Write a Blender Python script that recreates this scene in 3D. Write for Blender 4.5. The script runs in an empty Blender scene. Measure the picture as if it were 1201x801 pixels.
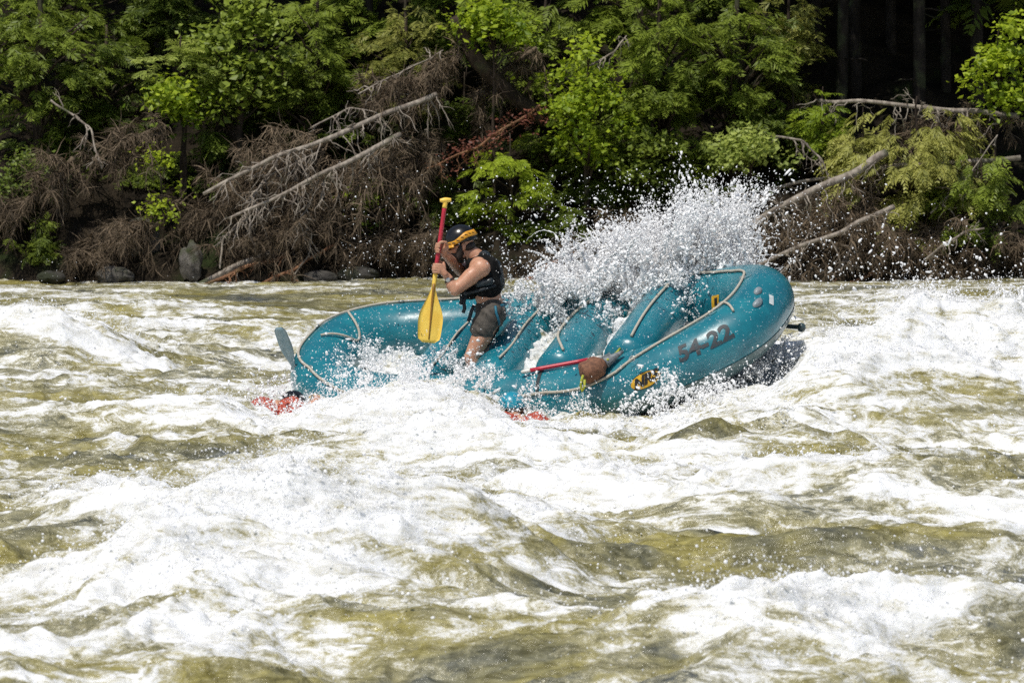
import bpy, math, random
import numpy as np
from mathutils import Vector, Matrix

SC = bpy.context.scene
COL = SC.collection
R = math.radians
RNG = np.random.default_rng(7)
random.seed(7)

# ------------------------------------------------------------------ camera model
FPX, CAMH, W0, H0 = 6660.0, 3.07, 1201.0, 801.0
PITCH = math.atan(385.5 / FPX)
CP, SP = math.cos(PITCH), math.sin(PITCH)

def at(px, py, Y):
    """world point at depth Y that a viewer on the bank sees at photo position px, py"""
    dx = (px - W0 / 2) / FPX
    dy = -(py - H0 / 2) / FPX
    d = np.array([dx, CP + dy * SP, -SP + dy * CP])
    return np.array([0, 0, CAMH]) + d * (Y / d[1])

def wat(px, py, z=0.0):
    """point on the level z seen at px, py"""
    dx = (px - W0 / 2) / FPX
    dy = -(py - H0 / 2) / FPX
    d = np.array([dx, CP + dy * SP, -SP + dy * CP])
    return np.array([0, 0, CAMH]) + d * ((z - CAMH) / d[2])

# ------------------------------------------------------------------ noise
def _hash(ix, iy, seed):
    h = (ix.astype(np.int64) * 374761393 + iy.astype(np.int64) * 668265263 + seed * 974634777) & 0xFFFFFFFF
    h = ((h ^ (h >> 13)) * 1274126177) & 0xFFFFFFFF
    h = (h ^ (h >> 16)) & 0xFFFFFFFF
    return h

def perlin(x, y, seed=0):
    x = np.asarray(x, float); y = np.asarray(y, float)
    x0 = np.floor(x); y0 = np.floor(y)
    fx = x - x0; fy = y - y0
    x0 = x0.astype(np.int64); y0 = y0.astype(np.int64)
    u = fx * fx * fx * (fx * (fx * 6 - 15) + 10); v = fy * fy * fy * (fy * (fy * 6 - 15) + 10)
    def g(ix, iy, dx, dy):
        a = _hash(ix, iy, seed) * (2 * math.pi / 4294967296.0)
        return np.cos(a) * dx + np.sin(a) * dy
    a = g(x0, y0, fx, fy); b = g(x0 + 1, y0, fx - 1, fy)
    c = g(x0, y0 + 1, fx, fy - 1); d = g(x0 + 1, y0 + 1, fx - 1, fy - 1)
    return ((a + (b - a) * u) * (1 - v) + (c + (d - c) * u) * v) * 1.5

def sstep(a, b, x):
    t = np.clip((x - a) / (b - a), 0, 1)
    return t * t * (3 - 2 * t)

# ------------------------------------------------------------------ mesh helpers
def mesh_np(name, V, faces, tint=None, attrs=None, smooth=True):
    """faces: list of int arrays (k,3) / (k,4)"""
    V = np.asarray(V, np.float32)
    me = bpy.data.meshes.new(name)
    me.vertices.add(len(V)); me.vertices.foreach_set('co', V.ravel())
    faces = [np.asarray(f, np.int32) for f in faces if len(f)]
    idx = np.concatenate([f.ravel() for f in faces])
    tot = np.concatenate([np.full(len(f), f.shape[1], np.int32) for f in faces])
    st = np.concatenate([[0], np.cumsum(tot)[:-1]]).astype(np.int32)
    me.loops.add(len(idx)); me.loops.foreach_set('vertex_index', idx)
    me.polygons.add(len(tot)); me.polygons.foreach_set('loop_start', st)
    me.polygons.foreach_set('use_smooth', np.full(len(tot), smooth))
    me.update(calc_edges=True)
    if tint is not None:
        a = me.attributes.new('tint', 'FLOAT', 'POINT'); a.data.foreach_set('value', np.asarray(tint, np.float32))
    for k, v in (attrs or {}).items():
        a = me.attributes.new(k, 'FLOAT', 'POINT'); a.data.foreach_set('value', np.asarray(v, np.float32))
    return me

def obj(name, me, mat, parent=None):
    o = bpy.data.objects.new(name, me); COL.objects.link(o)
    if mat is not None:
        me.materials.clear(); me.materials.append(mat)
    if parent is not None:
        o.parent = parent
        o.matrix_parent_inverse = Matrix.Translation(parent.location).inverted() if parent.type == 'EMPTY' else Matrix()
    return o

def thing(name, label, cat, loc=(0, 0, 0), group=None):
    o = bpy.data.objects.new(name, None); COL.objects.link(o)
    o.location = Vector([float(c) for c in loc]); o['label'] = label; o['category'] = cat
    o.empty_display_size = 0.1
    if group: o['group'] = group
    return o

def tag(o, label=None, cat=None, group=None, kind=None):
    if label: o['label'] = label
    if cat: o['category'] = cat
    if group: o['group'] = group
    if kind: o['kind'] = kind
    return o

class MB:
    def __init__(s):
        s.V = []; s.T3 = []; s.T4 = []; s.t = []; s.n = 0
    def add(s, V, F3=None, F4=None, tint=0.5):
        V = np.asarray(V, float).reshape(-1, 3)
        if F3 is not None and len(F3): s.T3.append(np.asarray(F3).reshape(-1, 3) + s.n)
        if F4 is not None and len(F4): s.T4.append(np.asarray(F4).reshape(-1, 4) + s.n)
        s.V.append(V); s.n += len(V)
        s.t.append(np.full(len(V), tint) if np.isscalar(tint) else np.asarray(tint))
    def tube(s, pts, rad, sides=8, cap=True, tint=0.5, closed=False):
        P = np.asarray(pts, float); n = len(P)
        rad = np.full(n, rad) if np.isscalar(rad) else np.asarray(rad, float)
        if closed: T = np.roll(P, -1, 0) - np.roll(P, 1, 0)
        else: T = np.gradient(P, axis=0)
        T /= np.linalg.norm(T, axis=1)[:, None] + 1e-12
        up = np.array([0, 0, 1.0]) if abs(T[:, 2]).mean() < .8 else np.array([0, 1.0, 0])
        A = np.cross(T, up); A /= np.linalg.norm(A, axis=1)[:, None] + 1e-12
        B = np.cross(A, T)
        ph = np.arange(sides) * 2 * math.pi / sides
        ring = P[:, None] + rad[:, None, None] * (np.cos(ph)[None, :, None] * A[:, None] + np.sin(ph)[None, :, None] * B[:, None])
        V = ring.reshape(-1, 3)
        i = np.arange(n if closed else n - 1)[:, None] * sides; j = np.arange(sides)[None]
        i2 = (i + sides) % (n * sides); j2 = (j + 1) % sides
        F4 = np.stack([i + j, i + j2, i2 + j2, i2 + j], -1).reshape(-1, 4)
        F3 = []
        if cap and not closed:
            V = np.vstack([V, P[:1], P[-1:]])
            k = n * sides; jj = np.arange(sides); j3 = (jj + 1) % sides
            F3 = np.vstack([np.stack([jj * 0 + k, j3, jj], -1), np.stack([jj * 0 + k + 1, (n - 1) * sides + jj, (n - 1) * sides + j3], -1)])
        s.add(V, F3, F4, tint)
    def capsule(s, a, b, ra, rb, sides=20):
        """closed tapered capsule"""
        a = np.asarray(a, float); b = np.asarray(b, float); d = b - a; L = np.linalg.norm(d)
        t = d / L if L > 1e-9 else np.array([0, 0, 1.0])
        ks = np.sin(np.linspace(-math.pi / 2, 0, 6)[1:])
        pts, rs = [], []
        for k in ks: pts.append(a + t * ra * k); rs.append(ra * math.sqrt(max(0, 1 - k * k)))
        for k in -ks[::-1]: pts.append(b + t * rb * k); rs.append(rb * math.sqrt(max(0, 1 - k * k)))
        s.tube(pts, rs, sides)
    def ball(s, c, r, rot=None, seg=24, tint=.5):
        r = np.array([r, r, r]) if np.isscalar(r) else np.asarray(r, float)
        th = np.linspace(0, math.pi, seg // 2 + 1)[1:-1]; ph = np.arange(seg) * 2 * math.pi / seg
        V = np.stack([np.sin(th)[:, None] * np.cos(ph), np.sin(th)[:, None] * np.sin(ph), np.cos(th)[:, None] + 0 * ph], -1).reshape(-1, 3)
        V = np.vstack([V, [[0, 0, 1], [0, 0, -1]]]) * r
        if rot is not None: V = V @ np.array(rot).T
        m = len(th); i = np.arange(m - 1)[:, None] * seg; j = np.arange(seg)[None]; j2 = (j + 1) % seg
        F4 = np.stack([i + j, i + seg + j, i + seg + j2, i + j2], -1).reshape(-1, 4)
        jj = np.arange(seg); j3 = (jj + 1) % seg
        F3 = np.vstack([np.stack([jj * 0 + m * seg, jj, j3], -1), np.stack([jj * 0 + m * seg + 1, (m - 1) * seg + j3, (m - 1) * seg + jj], -1)])
        s.add(V + np.asarray(c, float), F3, F4, tint)
    def mesh(s, name, smooth=True, tint=True):
        return mesh_np(name, np.vstack(s.V), s.T3 + s.T4, np.concatenate(s.t) if tint else None, smooth=smooth)
    def build(s, name, mat, parent=None, smooth=True):
        return obj(name, s.mesh(name, smooth), mat, parent)

def remesh(mb, name, mat, parent, voxel=.008, smooth_it=4, fac=.5):
    """one continuous skin grown over overlapping closed shapes"""
    me = mb.mesh(name)
    o = bpy.data.objects.new(name, me); COL.objects.link(o)
    m = o.modifiers.new('r', 'REMESH'); m.mode = 'VOXEL'; m.voxel_size = voxel; m.use_smooth_shade = True
    m2 = o.modifiers.new('s', 'SMOOTH'); m2.iterations = smooth_it; m2.factor = fac
    dg = bpy.context.evaluated_depsgraph_get()
    me2 = bpy.data.meshes.new_from_object(o.evaluated_get(dg))
    bpy.data.objects.remove(o)
    me2.polygons.foreach_set('use_smooth', np.full(len(me2.polygons), True))
    return obj(name, me2, mat, parent)

# ------------------------------------------------------------------ materials
def new_mat(name):
    m = bpy.data.materials.new(name); m.use_nodes = True
    nt = m.node_tree; nt.nodes.clear()
    out = nt.nodes.new('ShaderNodeOutputMaterial')
    return m, nt, out

class G:
    """small node graph helper"""
    def __init__(s, nt): s.nt = nt
    def n(s, t, **kw):
        nd = s.nt.nodes.new(t)
        for k, v in kw.items():
            if k.startswith('_'): setattr(nd, k[1:], v)
        for k, v in kw.items():
            if k.startswith('_'): continue
            inp = nd.inputs[int(k[1:])] if (k[0] == 'i' and k[1:].isdigit()) else nd.inputs[k.replace('__', ' ')]
            if hasattr(v, 'links') or isinstance(v, bpy.types.NodeSocket): s.nt.links.new(v, inp)
            else: inp.default_value = v
        return nd
    def math(s, op, a, b=0.0, c=0.0, clamp=False):
        return s.n('ShaderNodeMath', _operation=op, _use_clamp=clamp, i0=a, i1=b, i2=c).outputs[0]
    def mix(s, f, a, b):
        nd = s.nt.nodes.new('ShaderNodeMix'); nd.data_type = 'RGBA'
        for k, v in ((0, f), (6, a), (7, b)):
            if isinstance(v, bpy.types.NodeSocket): s.nt.links.new(v, nd.inputs[k])
            else: nd.inputs[k].default_value = v if k == 0 else (*v[:3], 1)
        return nd.outputs[2]
    def fmix(s, f, a, b):
        nd = s.nt.nodes.new('ShaderNodeMix'); nd.data_type = 'FLOAT'
        for k, v in ((0, f), (2, a), (3, b)):
            if isinstance(v, bpy.types.NodeSocket): s.nt.links.new(v, nd.inputs[k])
            else: nd.inputs[k].default_value = v
        return nd.outputs[0]
    def smooth(s, x, a, b):
        nd = s.n('ShaderNodeMapRange', _interpolation_type='SMOOTHSTEP', Value=x)
        nd.inputs[1].default_value = a; nd.inputs[2].default_value = b
        return nd.outputs[0]
    def noise(s, vec, scale, detail=4, rough=.55, dist=0.0):
        return s.n('ShaderNodeTexNoise', Vector=vec, Scale=scale, Detail=detail, Roughness=rough, Distortion=dist).outputs[0]
    def vscale(s, vec, sc):
        return s.n('ShaderNodeVectorMath', _operation='MULTIPLY', i0=vec, i1=sc).outputs[0]
    def pos(s): return s.n('ShaderNodeNewGeometry').outputs['Position']
    def attr(s, name): return s.n('ShaderNodeAttribute', _attribute_name=name).outputs['Fac']
    def bump(s, h, strength=.5, dist=.01): return s.n('ShaderNodeBump', Strength=strength, Distance=dist, Height=h).outputs[0]

def wrinkle(o, amp, sc, seed=0):
    me = o.data; n = len(me.vertices); co = np.empty(n * 3); me.vertices.foreach_get('co', co); co = co.reshape(-1, 3)
    no = np.empty(n * 3); me.vertex_normals.foreach_get('vector', no); no = no.reshape(-1, 3)
    a = co[:, 2] * .8 + co[:, 0] * .6; b = co[:, 1] + co[:, 0] * .5
    d = (1 - np.abs(perlin(a / sc, b / (sc * 2.2), seed)) * 2) + .5 * perlin(a / (sc * .45), b / sc, seed + 1) - .45
    co += no * (d * amp)[:, None]
    me.vertices.foreach_set('co', co.ravel()); me.update()

def simple(name, c1, c2=None, rough=.5, scale=20, bump=0.0, bscale=60, spec=.5, sheen=0, metal=0, wet=False, coat=0.0):
    """noise-varied principled material"""
    m, nt, out = new_mat(name); g = G(nt); p = g.pos()
    c2 = c2 or tuple(x * .8 for x in c1)
    f = g.smooth(g.noise(p, scale, 5), .35, .65)
    col = g.mix(f, c1, c2)
    b = g.n('ShaderNodeBsdfPrincipled', Base__Color=col, Roughness=rough)
    b.inputs['Specular IOR Level'].default_value = spec
    b.inputs['Metallic'].default_value = metal
    b.inputs['Coat Weight'].default_value = coat
    if wet: nt.links.new(g.fmix(g.smooth(g.noise(p, scale * 1.7, 3), .4, .6), rough * .5, min(1, rough * 1.4)), b.inputs['Roughness'])
    if bump: nt.links.new(g.bump(g.noise(p, bscale, 4), bump, .004), b.inputs['Normal'])
    nt.links.new(b.outputs[0], out.inputs[0])
    return m

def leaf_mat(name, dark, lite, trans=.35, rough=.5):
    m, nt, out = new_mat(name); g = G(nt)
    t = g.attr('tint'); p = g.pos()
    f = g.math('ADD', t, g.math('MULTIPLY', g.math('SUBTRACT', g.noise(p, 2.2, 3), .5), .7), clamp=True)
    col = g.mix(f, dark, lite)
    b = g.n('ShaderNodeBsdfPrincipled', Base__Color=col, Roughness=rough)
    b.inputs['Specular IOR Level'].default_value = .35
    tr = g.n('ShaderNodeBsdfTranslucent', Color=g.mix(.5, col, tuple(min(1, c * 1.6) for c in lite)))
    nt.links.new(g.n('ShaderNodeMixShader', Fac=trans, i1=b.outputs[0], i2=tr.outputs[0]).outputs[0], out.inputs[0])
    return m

def bark_mat(name, c1, c2, scale=14):
    m, nt, out = new_mat(name); g = G(nt); p = g.pos()
    q = g.vscale(p, (1, 1, .35))
    f = g.smooth(g.noise(q, scale, 6, .65), .35, .68)
    col = g.mix(f, c1, c2)
    col = g.mix(g.smooth(g.noise(p, 3, 3), .55, .75), col, (.07, .08, .04))
    b = g.n('ShaderNodeBsdfPrincipled', Base__Color=col, Roughness=.85)
    b.inputs['Specular IOR Level'].default_value = .2
    nt.links.new(g.bump(g.noise(q, scale * 2, 5), .8, .02), b.inputs['Normal'])
    nt.links.new(b.outputs[0], out.inputs[0])
    return m

def water_mat(name, inner=False):
    m, nt, out = new_mat(name); g = G(nt); p = g.pos(); fo = g.attr('foam')
    ps = g.vscale(p, (.6, .55, 1.3))
    wv = g.n('ShaderNodeTexNoise', Vector=ps, Scale=1.7, Detail=3.0).outputs['Color']
    warp = g.n('ShaderNodeVectorMath', _operation='MULTIPLY_ADD', i0=wv, i1=(.55, .5, .45), i2=ps).outputs[0]
    n1 = g.noise(warp, 2.6, 8, .6, .7)
    n2 = g.noise(warp, 11, 7, .64, 1.0)
    n3 = g.noise(p, 70, 3, .6)
    st = g.noise(g.vscale(warp, (.6, 2.4, 2.2)), 3.6, 7, .62, .7)
    v = g.math('ADD', g.math('MINIMUM', fo, .78), g.math('MULTIPLY', g.math('SUBTRACT', n1, .5), 1.25))
    v = g.math('ADD', v, g.math('MULTIPLY', g.math('SUBTRACT', st, .5), 1.1))
    v = g.math('ADD', v, g.math('MULTIPLY', g.math('SUBTRACT', n2, .5), 1.35))
    v = g.math('ADD', v, g.math('MULTIPLY', g.math('SUBTRACT', n3, .5), .50))
    fl = g.smooth(g.noise(g.vscale(warp, (.8, 1.5, 1.5)), 30, 5, .7, .8), .53, .72)
    v = g.math('ADD', v, g.math('MULTIPLY', fl, .34))
    white = g.smooth(v, .30, .80)
    aer = g.smooth(v, -.05, .55)
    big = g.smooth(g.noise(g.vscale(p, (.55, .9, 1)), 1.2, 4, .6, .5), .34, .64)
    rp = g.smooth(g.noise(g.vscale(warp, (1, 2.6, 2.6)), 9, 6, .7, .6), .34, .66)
    sky_slate = g.mix(rp, (.040, .048, .048), (.155, .165, .16))  # grey-blue sky reflection on the ripples, painted into the base colour
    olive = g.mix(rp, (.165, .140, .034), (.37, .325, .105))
    deep = g.mix(big, sky_slate, olive)
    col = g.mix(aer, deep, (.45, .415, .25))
    col = g.mix(g.smooth(v, .25, .60), col, (.66, .65, .58))
    fv = g.math('ADD', g.math('MULTIPLY', st, .5), g.math('MULTIPLY', n2, .5))
    foamc = g.mix(g.smooth(fv, .36, .60), (.63, .63, .61), (.89, .90, .90))
    col = g.mix(white, col, foamc)
    b = g.n('ShaderNodeBsdfPrincipled', Base__Color=col, IOR=1.33)
    nt.links.new(g.fmix(white, .17, .5), b.inputs['Roughness'])
    nt.links.new(g.fmix(white, .6, .25), b.inputs['Specular IOR Level'])
    nt.links.new(g.math('MULTIPLY', aer, .85), b.inputs['Subsurface Weight'])
    b.inputs['Subsurface Radius'].default_value = (1, 1, .95); b.inputs['Subsurface Scale'].default_value = .05
    rip = g.noise(g.vscale(p, (.7, .8, 1)), 19, 5, .6, .8)
    hh = g.math('ADD', g.math('MULTIPLY', rip, g.fmix(white, .85, .25)), g.math('MULTIPLY', white, g.math('ADD', g.math('MULTIPLY', n2, .45), g.math('MULTIPLY', n3, .2))))
    nt.links.new(g.bump(hh, .8, .04), b.inputs['Normal'])
    nt.links.new(b.outputs[0], out.inputs[0])
    return m

def drop_mat(name):
    m, nt, out = new_mat(name); g = G(nt)
    b = g.n('ShaderNodeBsdfPrincipled', Base__Color=(.97, .97, .97, 1), Roughness=.22)
    b.inputs['Subsurface Weight'].default_value = 1.0
    b.inputs['Subsurface Radius'].default_value = (1, 1, 1); b.inputs['Subsurface Scale'].default_value = .012
    nt.links.new(b.outputs[0], out.inputs[0])
    return m

def raft_mat(name, c1, c2, rough=.32):
    m, nt, out = new_mat(name); g = G(nt); p = g.pos()
    f = g.smooth(g.noise(p, 5, 6, .6), .35, .7)
    col = g.mix(f, c1, c2)
    # scuffs and beads of water
    sc = g.smooth(g.noise(g.vscale(p, (1, 1, 3)), 38, 6, .75), .60, .72)
    col = g.mix(g.math('MULTIPLY', sc, .22), col, (.30, .42, .44))
    dr = g.n('ShaderNodeTexVoronoi', Vector=p, Scale=55.0, Randomness=1.0)
    bead = g.math('MULTIPLY', g.math('LESS_THAN', dr.outputs['Distance'], .22), g.math('GREATER_THAN', g.noise(p, 30, 2), .53))
    col = g.mix(g.math('MULTIPLY', bead, .55), col, (.75, .8, .82))
    b = g.n('ShaderNodeBsdfPrincipled', Base__Color=col)
    nt.links.new(g.fmix(g.noise(p, 9, 4), rough * .6, rough * 1.5), b.inputs['Roughness'])
    b.inputs['Coat Weight'].default_value = .45; b.inputs['Coat Roughness'].default_value = .06
    h = g.math('ADD', g.noise(p, 7, 4), g.math('MULTIPLY', bead, .25))
    nt.links.new(g.bump(h, .35, .012), b.inputs['Normal'])
    nt.links.new(b.outputs[0], out.inputs[0])
    return m

M = {}
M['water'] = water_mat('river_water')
M['drop'] = drop_mat('spray_drops')
M['raft'] = raft_mat('raft_rubber', (.006, .135, .180), (.011, .190, .235))
M['raft_under'] = raft_mat('raft_underside', (.055, .115, .125), (.10, .15, .16), .45)
M['thwart'] = raft_mat('raft_thwart', (.006, .145, .195), (.010, .195, .245), .28)
M['rope'] = simple('rope', (.52, .48, .40), (.36, .32, .26), .8, 120, .5, 300)
M['darkstrap'] = simple('dark_webbing', (.015, .02, .025), rough=.7)
M['grey'] = simple('grey_rubber', (.24, .28, .30), (.18, .22, .24), .4)
M['numbers'] = simple('number_paint', (.040, .030, .034), (.016, .045, .055), .6, 60)
M['yellowlogo'] = simple('yellow_patch', (.75, .43, .02), (.6, .33, .02), .5, 40)
M['black'] = simple('black_print', (.012, .012, .012), rough=.5)
M['skin'] = None
M['red'] = simple('red_paddle', (.52, .03, .055), (.42, .02, .04), .35, 30)
M['yellow'] = simple('yellow_plastic', (.97, .66, .11), (.92, .58, .08), .35, 12, .1)
M['rib'] = simple('blade_rib', (.30, .15, .02), rough=.5)
M['brownbag'] = simple('brown_fabric', (.22, .10, .055), (.13, .06, .035), .85, 45, .7, 90)
M['greenyellow'] = simple('lime_cord', (.50, .46, .03), (.22, .30, .03), .7, 60)
M['helmet'] = simple('helmet_shell', (.007, .007, .007), (.012, .012, .012), .24, 30, coat=.1)
M['helmetband'] = simple('orange_band', (.72, .34, .02), (.55, .25, .02), .4, 40)
M['bluehelmet'] = raft_mat('blue_helmet', (.01, .22, .32), (.02, .30, .40), .25)
M['vest'] = simple('black_nylon', (.004, .004, .004), (.010, .0095, .009), .9, 24, .8, 70, spec=.2)
M['vestpanel'] = simple('blue_black_nylon', (.014, .024, .03), (.008, .011, .013), .6, 40, .6, 90, wet=True)
M['shorts'] = simple('shorts_cloth', (.050, .042, .034), (.085, .072, .058), .75, 30, .7, 50)
M['teal'] = simple('teal_webbing', (.01, .13, .20), rough=.6)
M['hair'] = simple('dark_hair', (.018, .012, .009), (.035, .022, .015), .6, 90, .9, 160)
M['lens'] = simple('dark_lens', (.008, .008, .01), rough=.1)
M['redvest'] = simple('red_nylon', (.50, .085, .035), (.26, .03, .02), .6, 40, .6, 70)
M['metal'] = simple('pale_metal', (.6, .6, .58), rough=.3, metal=.7)
M['bluegrey'] = simple('blue_grey_plastic', (.16, .26, .31), (.25, .34, .38), .3, 20)
M['steel'] = simple('dark_plastic', (.03, .055, .06), (.05, .08, .085), .35)

def skin_mat():
    m, nt, out = new_mat('skin'); g = G(nt); p = g.pos()
    col = g.mix(g.smooth(g.noise(p, 16, 5), .35, .68), (.56, .30, .19), (.44, .21, .125))
    col = g.mix(g.math('MULTIPLY', g.smooth(g.noise(p, 5, 3), .5, .7), .4), col, (.58, .29, .19))
    b = g.n('ShaderNodeBsdfPrincipled', Base__Color=col)
    nt.links.new(g.fmix(g.noise(p, 40, 3), .25, .6), b.inputs['Roughness'])
    b.inputs['Subsurface Weight'].default_value = .12
    b.inputs['Subsurface Radius'].default_value = (.012, .005, .003)
    b.inputs['Subsurface Scale'].default_value = .5
    nt.links.new(g.bump(g.noise(p, 140, 4), .25, .002), b.inputs['Normal'])
    nt.links.new(b.outputs[0], out.inputs[0])
    return m
M['skin'] = skin_mat()

def soil_mat():
    m, nt, out = new_mat('bank_soil'); g = G(nt); p = g.pos()
    f = g.smooth(g.noise(p, 2.2, 7, .65), .35, .65)
    col = g.mix(f, (.013, .010, .007), (.045, .034, .022))
    col = g.mix(g.smooth(g.noise(p, 26, 5, .7), .55, .75), col, (.10, .075, .048))
    col = g.mix(g.smooth(g.noise(p, 1.3, 4), .56, .72), col, (.03, .05, .012))
    b = g.n('ShaderNodeBsdfPrincipled', Base__Color=col, Roughness=.95)
    b.inputs['Specular IOR Level'].default_value = .15
    nt.links.new(g.bump(g.noise(p, 12, 7, .7), 1, .12), b.inputs['Normal'])
    nt.links.new(b.outputs[0], out.inputs[0])
    return m
M['soil'] = soil_mat()

def rock_mat(name='river_rock', k=1.0):
    m, nt, out = new_mat(name); g = G(nt); p = g.pos()
    col = g.mix(g.smooth(g.noise(p, 7, 7, .65), .35, .68), (.06 * k, .052 * k, .045 * k), (.23 * k, .21 * k, .18 * k))
    col = g.mix(g.smooth(g.noise(p, 2.5, 4), .52, .68), col, (.06 * k, .075 * k, .02 * k))
    b = g.n('ShaderNodeBsdfPrincipled', Base__Color=col, Roughness=.8)
    nt.links.new(g.bump(g.noise(p, 18, 7, .7), .9, .04), b.inputs['Normal'])
    nt.links.new(b.outputs[0], out.inputs[0])
    return m
M['rock'] = rock_mat(k=.7); M['rockdark'] = rock_mat('dark_rock', .32)  # the second is the same rock colours scaled darker
M['bark'] = bark_mat('bark_brown', (.028, .02, .015), (.085, .062, .045))
M['barkdark'] = bark_mat('bark_shaded', (.014, .011, .009), (.040, .032, .026))  # darker bark copy, shade of the back trunks put into its colour
M['barkgrey'] = bark_mat('bark_dead_grey', (.17, .14, .115), (.40, .35, .29))
M['barkred'] = bark_mat('bark_red_brown', (.14, .065, .035), (.33, .18, .10))
M['deadtwig'] = leaf_mat('dead_twigs', (.05, .036, .022), (.24, .18, .12), .1, .9)
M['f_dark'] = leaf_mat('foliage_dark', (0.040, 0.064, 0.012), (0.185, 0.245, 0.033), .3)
M['f_mid'] = leaf_mat('foliage_mid', (0.066, 0.096, 0.014), (0.257, 0.327, 0.041), .3)
M['f_lime'] = leaf_mat('foliage_lime', (0.107, 0.179, 0.011), (0.431, 0.526, 0.034), .4)
M['f_pale'] = leaf_mat('foliage_pale', (0.131, 0.192, 0.032), (0.421, 0.480, 0.113), .35)
M['f_olive'] = leaf_mat('foliage_olive', (0.091, 0.109, 0.020), (0.403, 0.401, 0.099), .3)
M['f_hemlock'] = leaf_mat('foliage_hemlock', (0.104, 0.162, 0.014), (0.366, 0.459, 0.035), .35)
M['f_red'] = leaf_mat('foliage_red', (.09, .03, .02), (.25, .09, .06), .3)

# ------------------------------------------------------------------ raft frame
RO = np.array([.254, 44.0, .378]); YAW, PIT, ROL = -.391, .089, .375
RA, RB, RR = 1.802, .763, .243
EX = np.array([math.cos(YAW) * math.cos(PIT), math.sin(YAW) * math.cos(PIT), math.sin(PIT)])
_ey = np.array([-math.sin(YAW), math.cos(YAW), 0]); _ez = np.cross(EX, _ey)
EY = _ey * math.cos(ROL) + _ez * math.sin(ROL); EZ = np.cross(EX, EY)

def rise(u):
    return .26 * np.clip((u - .4) / (RA - .4), 0, 1) ** 1.6 + .13 * np.clip((-u - .8) / (RA - .8), 0, 1) ** 1.6

def rpt(u, v, w):
    u = np.asarray(u, float)[..., None]; v = np.asarray(v, float)[..., None]; w = np.asarray(w, float)[..., None]
    return RO + u * EX + v * EY + w * EZ

def to_raft(P):
    d = P - RO
    return d @ EX, d @ EY, d @ EZ

def raft_center(th):
    n = 2 / 2.9
    c, s = np.cos(th), np.sin(th)
    u = RA * np.sign(c) * np.abs(c) ** n; v = RB * np.sign(s) * np.abs(s) ** n
    return u, v
# resample the perimeter by arc length; index 0 = bow tip, going to the far side
_th = np.linspace(0, 2 * math.pi, 4001)
_u, _v = raft_center(_th)
_s = np.concatenate([[0], np.cumsum(np.hypot(np.diff(_u), np.diff(_v)))])
PERIM = _s[-1]
def perim(s):
    s = np.mod(s, PERIM)
    return np.interp(s, _s, _u), np.interp(s, _s, _v)
def s_of_u(u, near=True):
    """perimeter position of length coordinate u on the near / far tube"""
    half = _v <= 0 if near else _v >= 0
    i = np.argmin(np.where(half, np.abs(_u - u), 9))
    return _s[i]
def tube_radius(s):
    u, v = perim(s)
    return RR * (1 + .03 * np.clip(np.abs(u) - 1.2, 0, 1))
def tube_surf(s, phi, off=0.0):
    """point on the tube: phi 0 = outward, pi/2 = up"""
    s = np.asarray(s, float); phi = np.asarray(phi, float)
    u, v = perim(s); e = .02
    u1, v1 = perim(s - e); u2, v2 = perim(s + e)
    tu, tv = u2 - u1, v2 - v1; L = np.hypot(tu, tv) + 1e-9
    nu, nv = tv / L, -tu / L                      # outward for a counter-clockwise loop
    r = tube_radius(s) + off
    return rpt(u + nu * r * np.cos(phi), v + nv * r * np.cos(phi), rise(u) + r * np.sin(phi))

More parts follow.
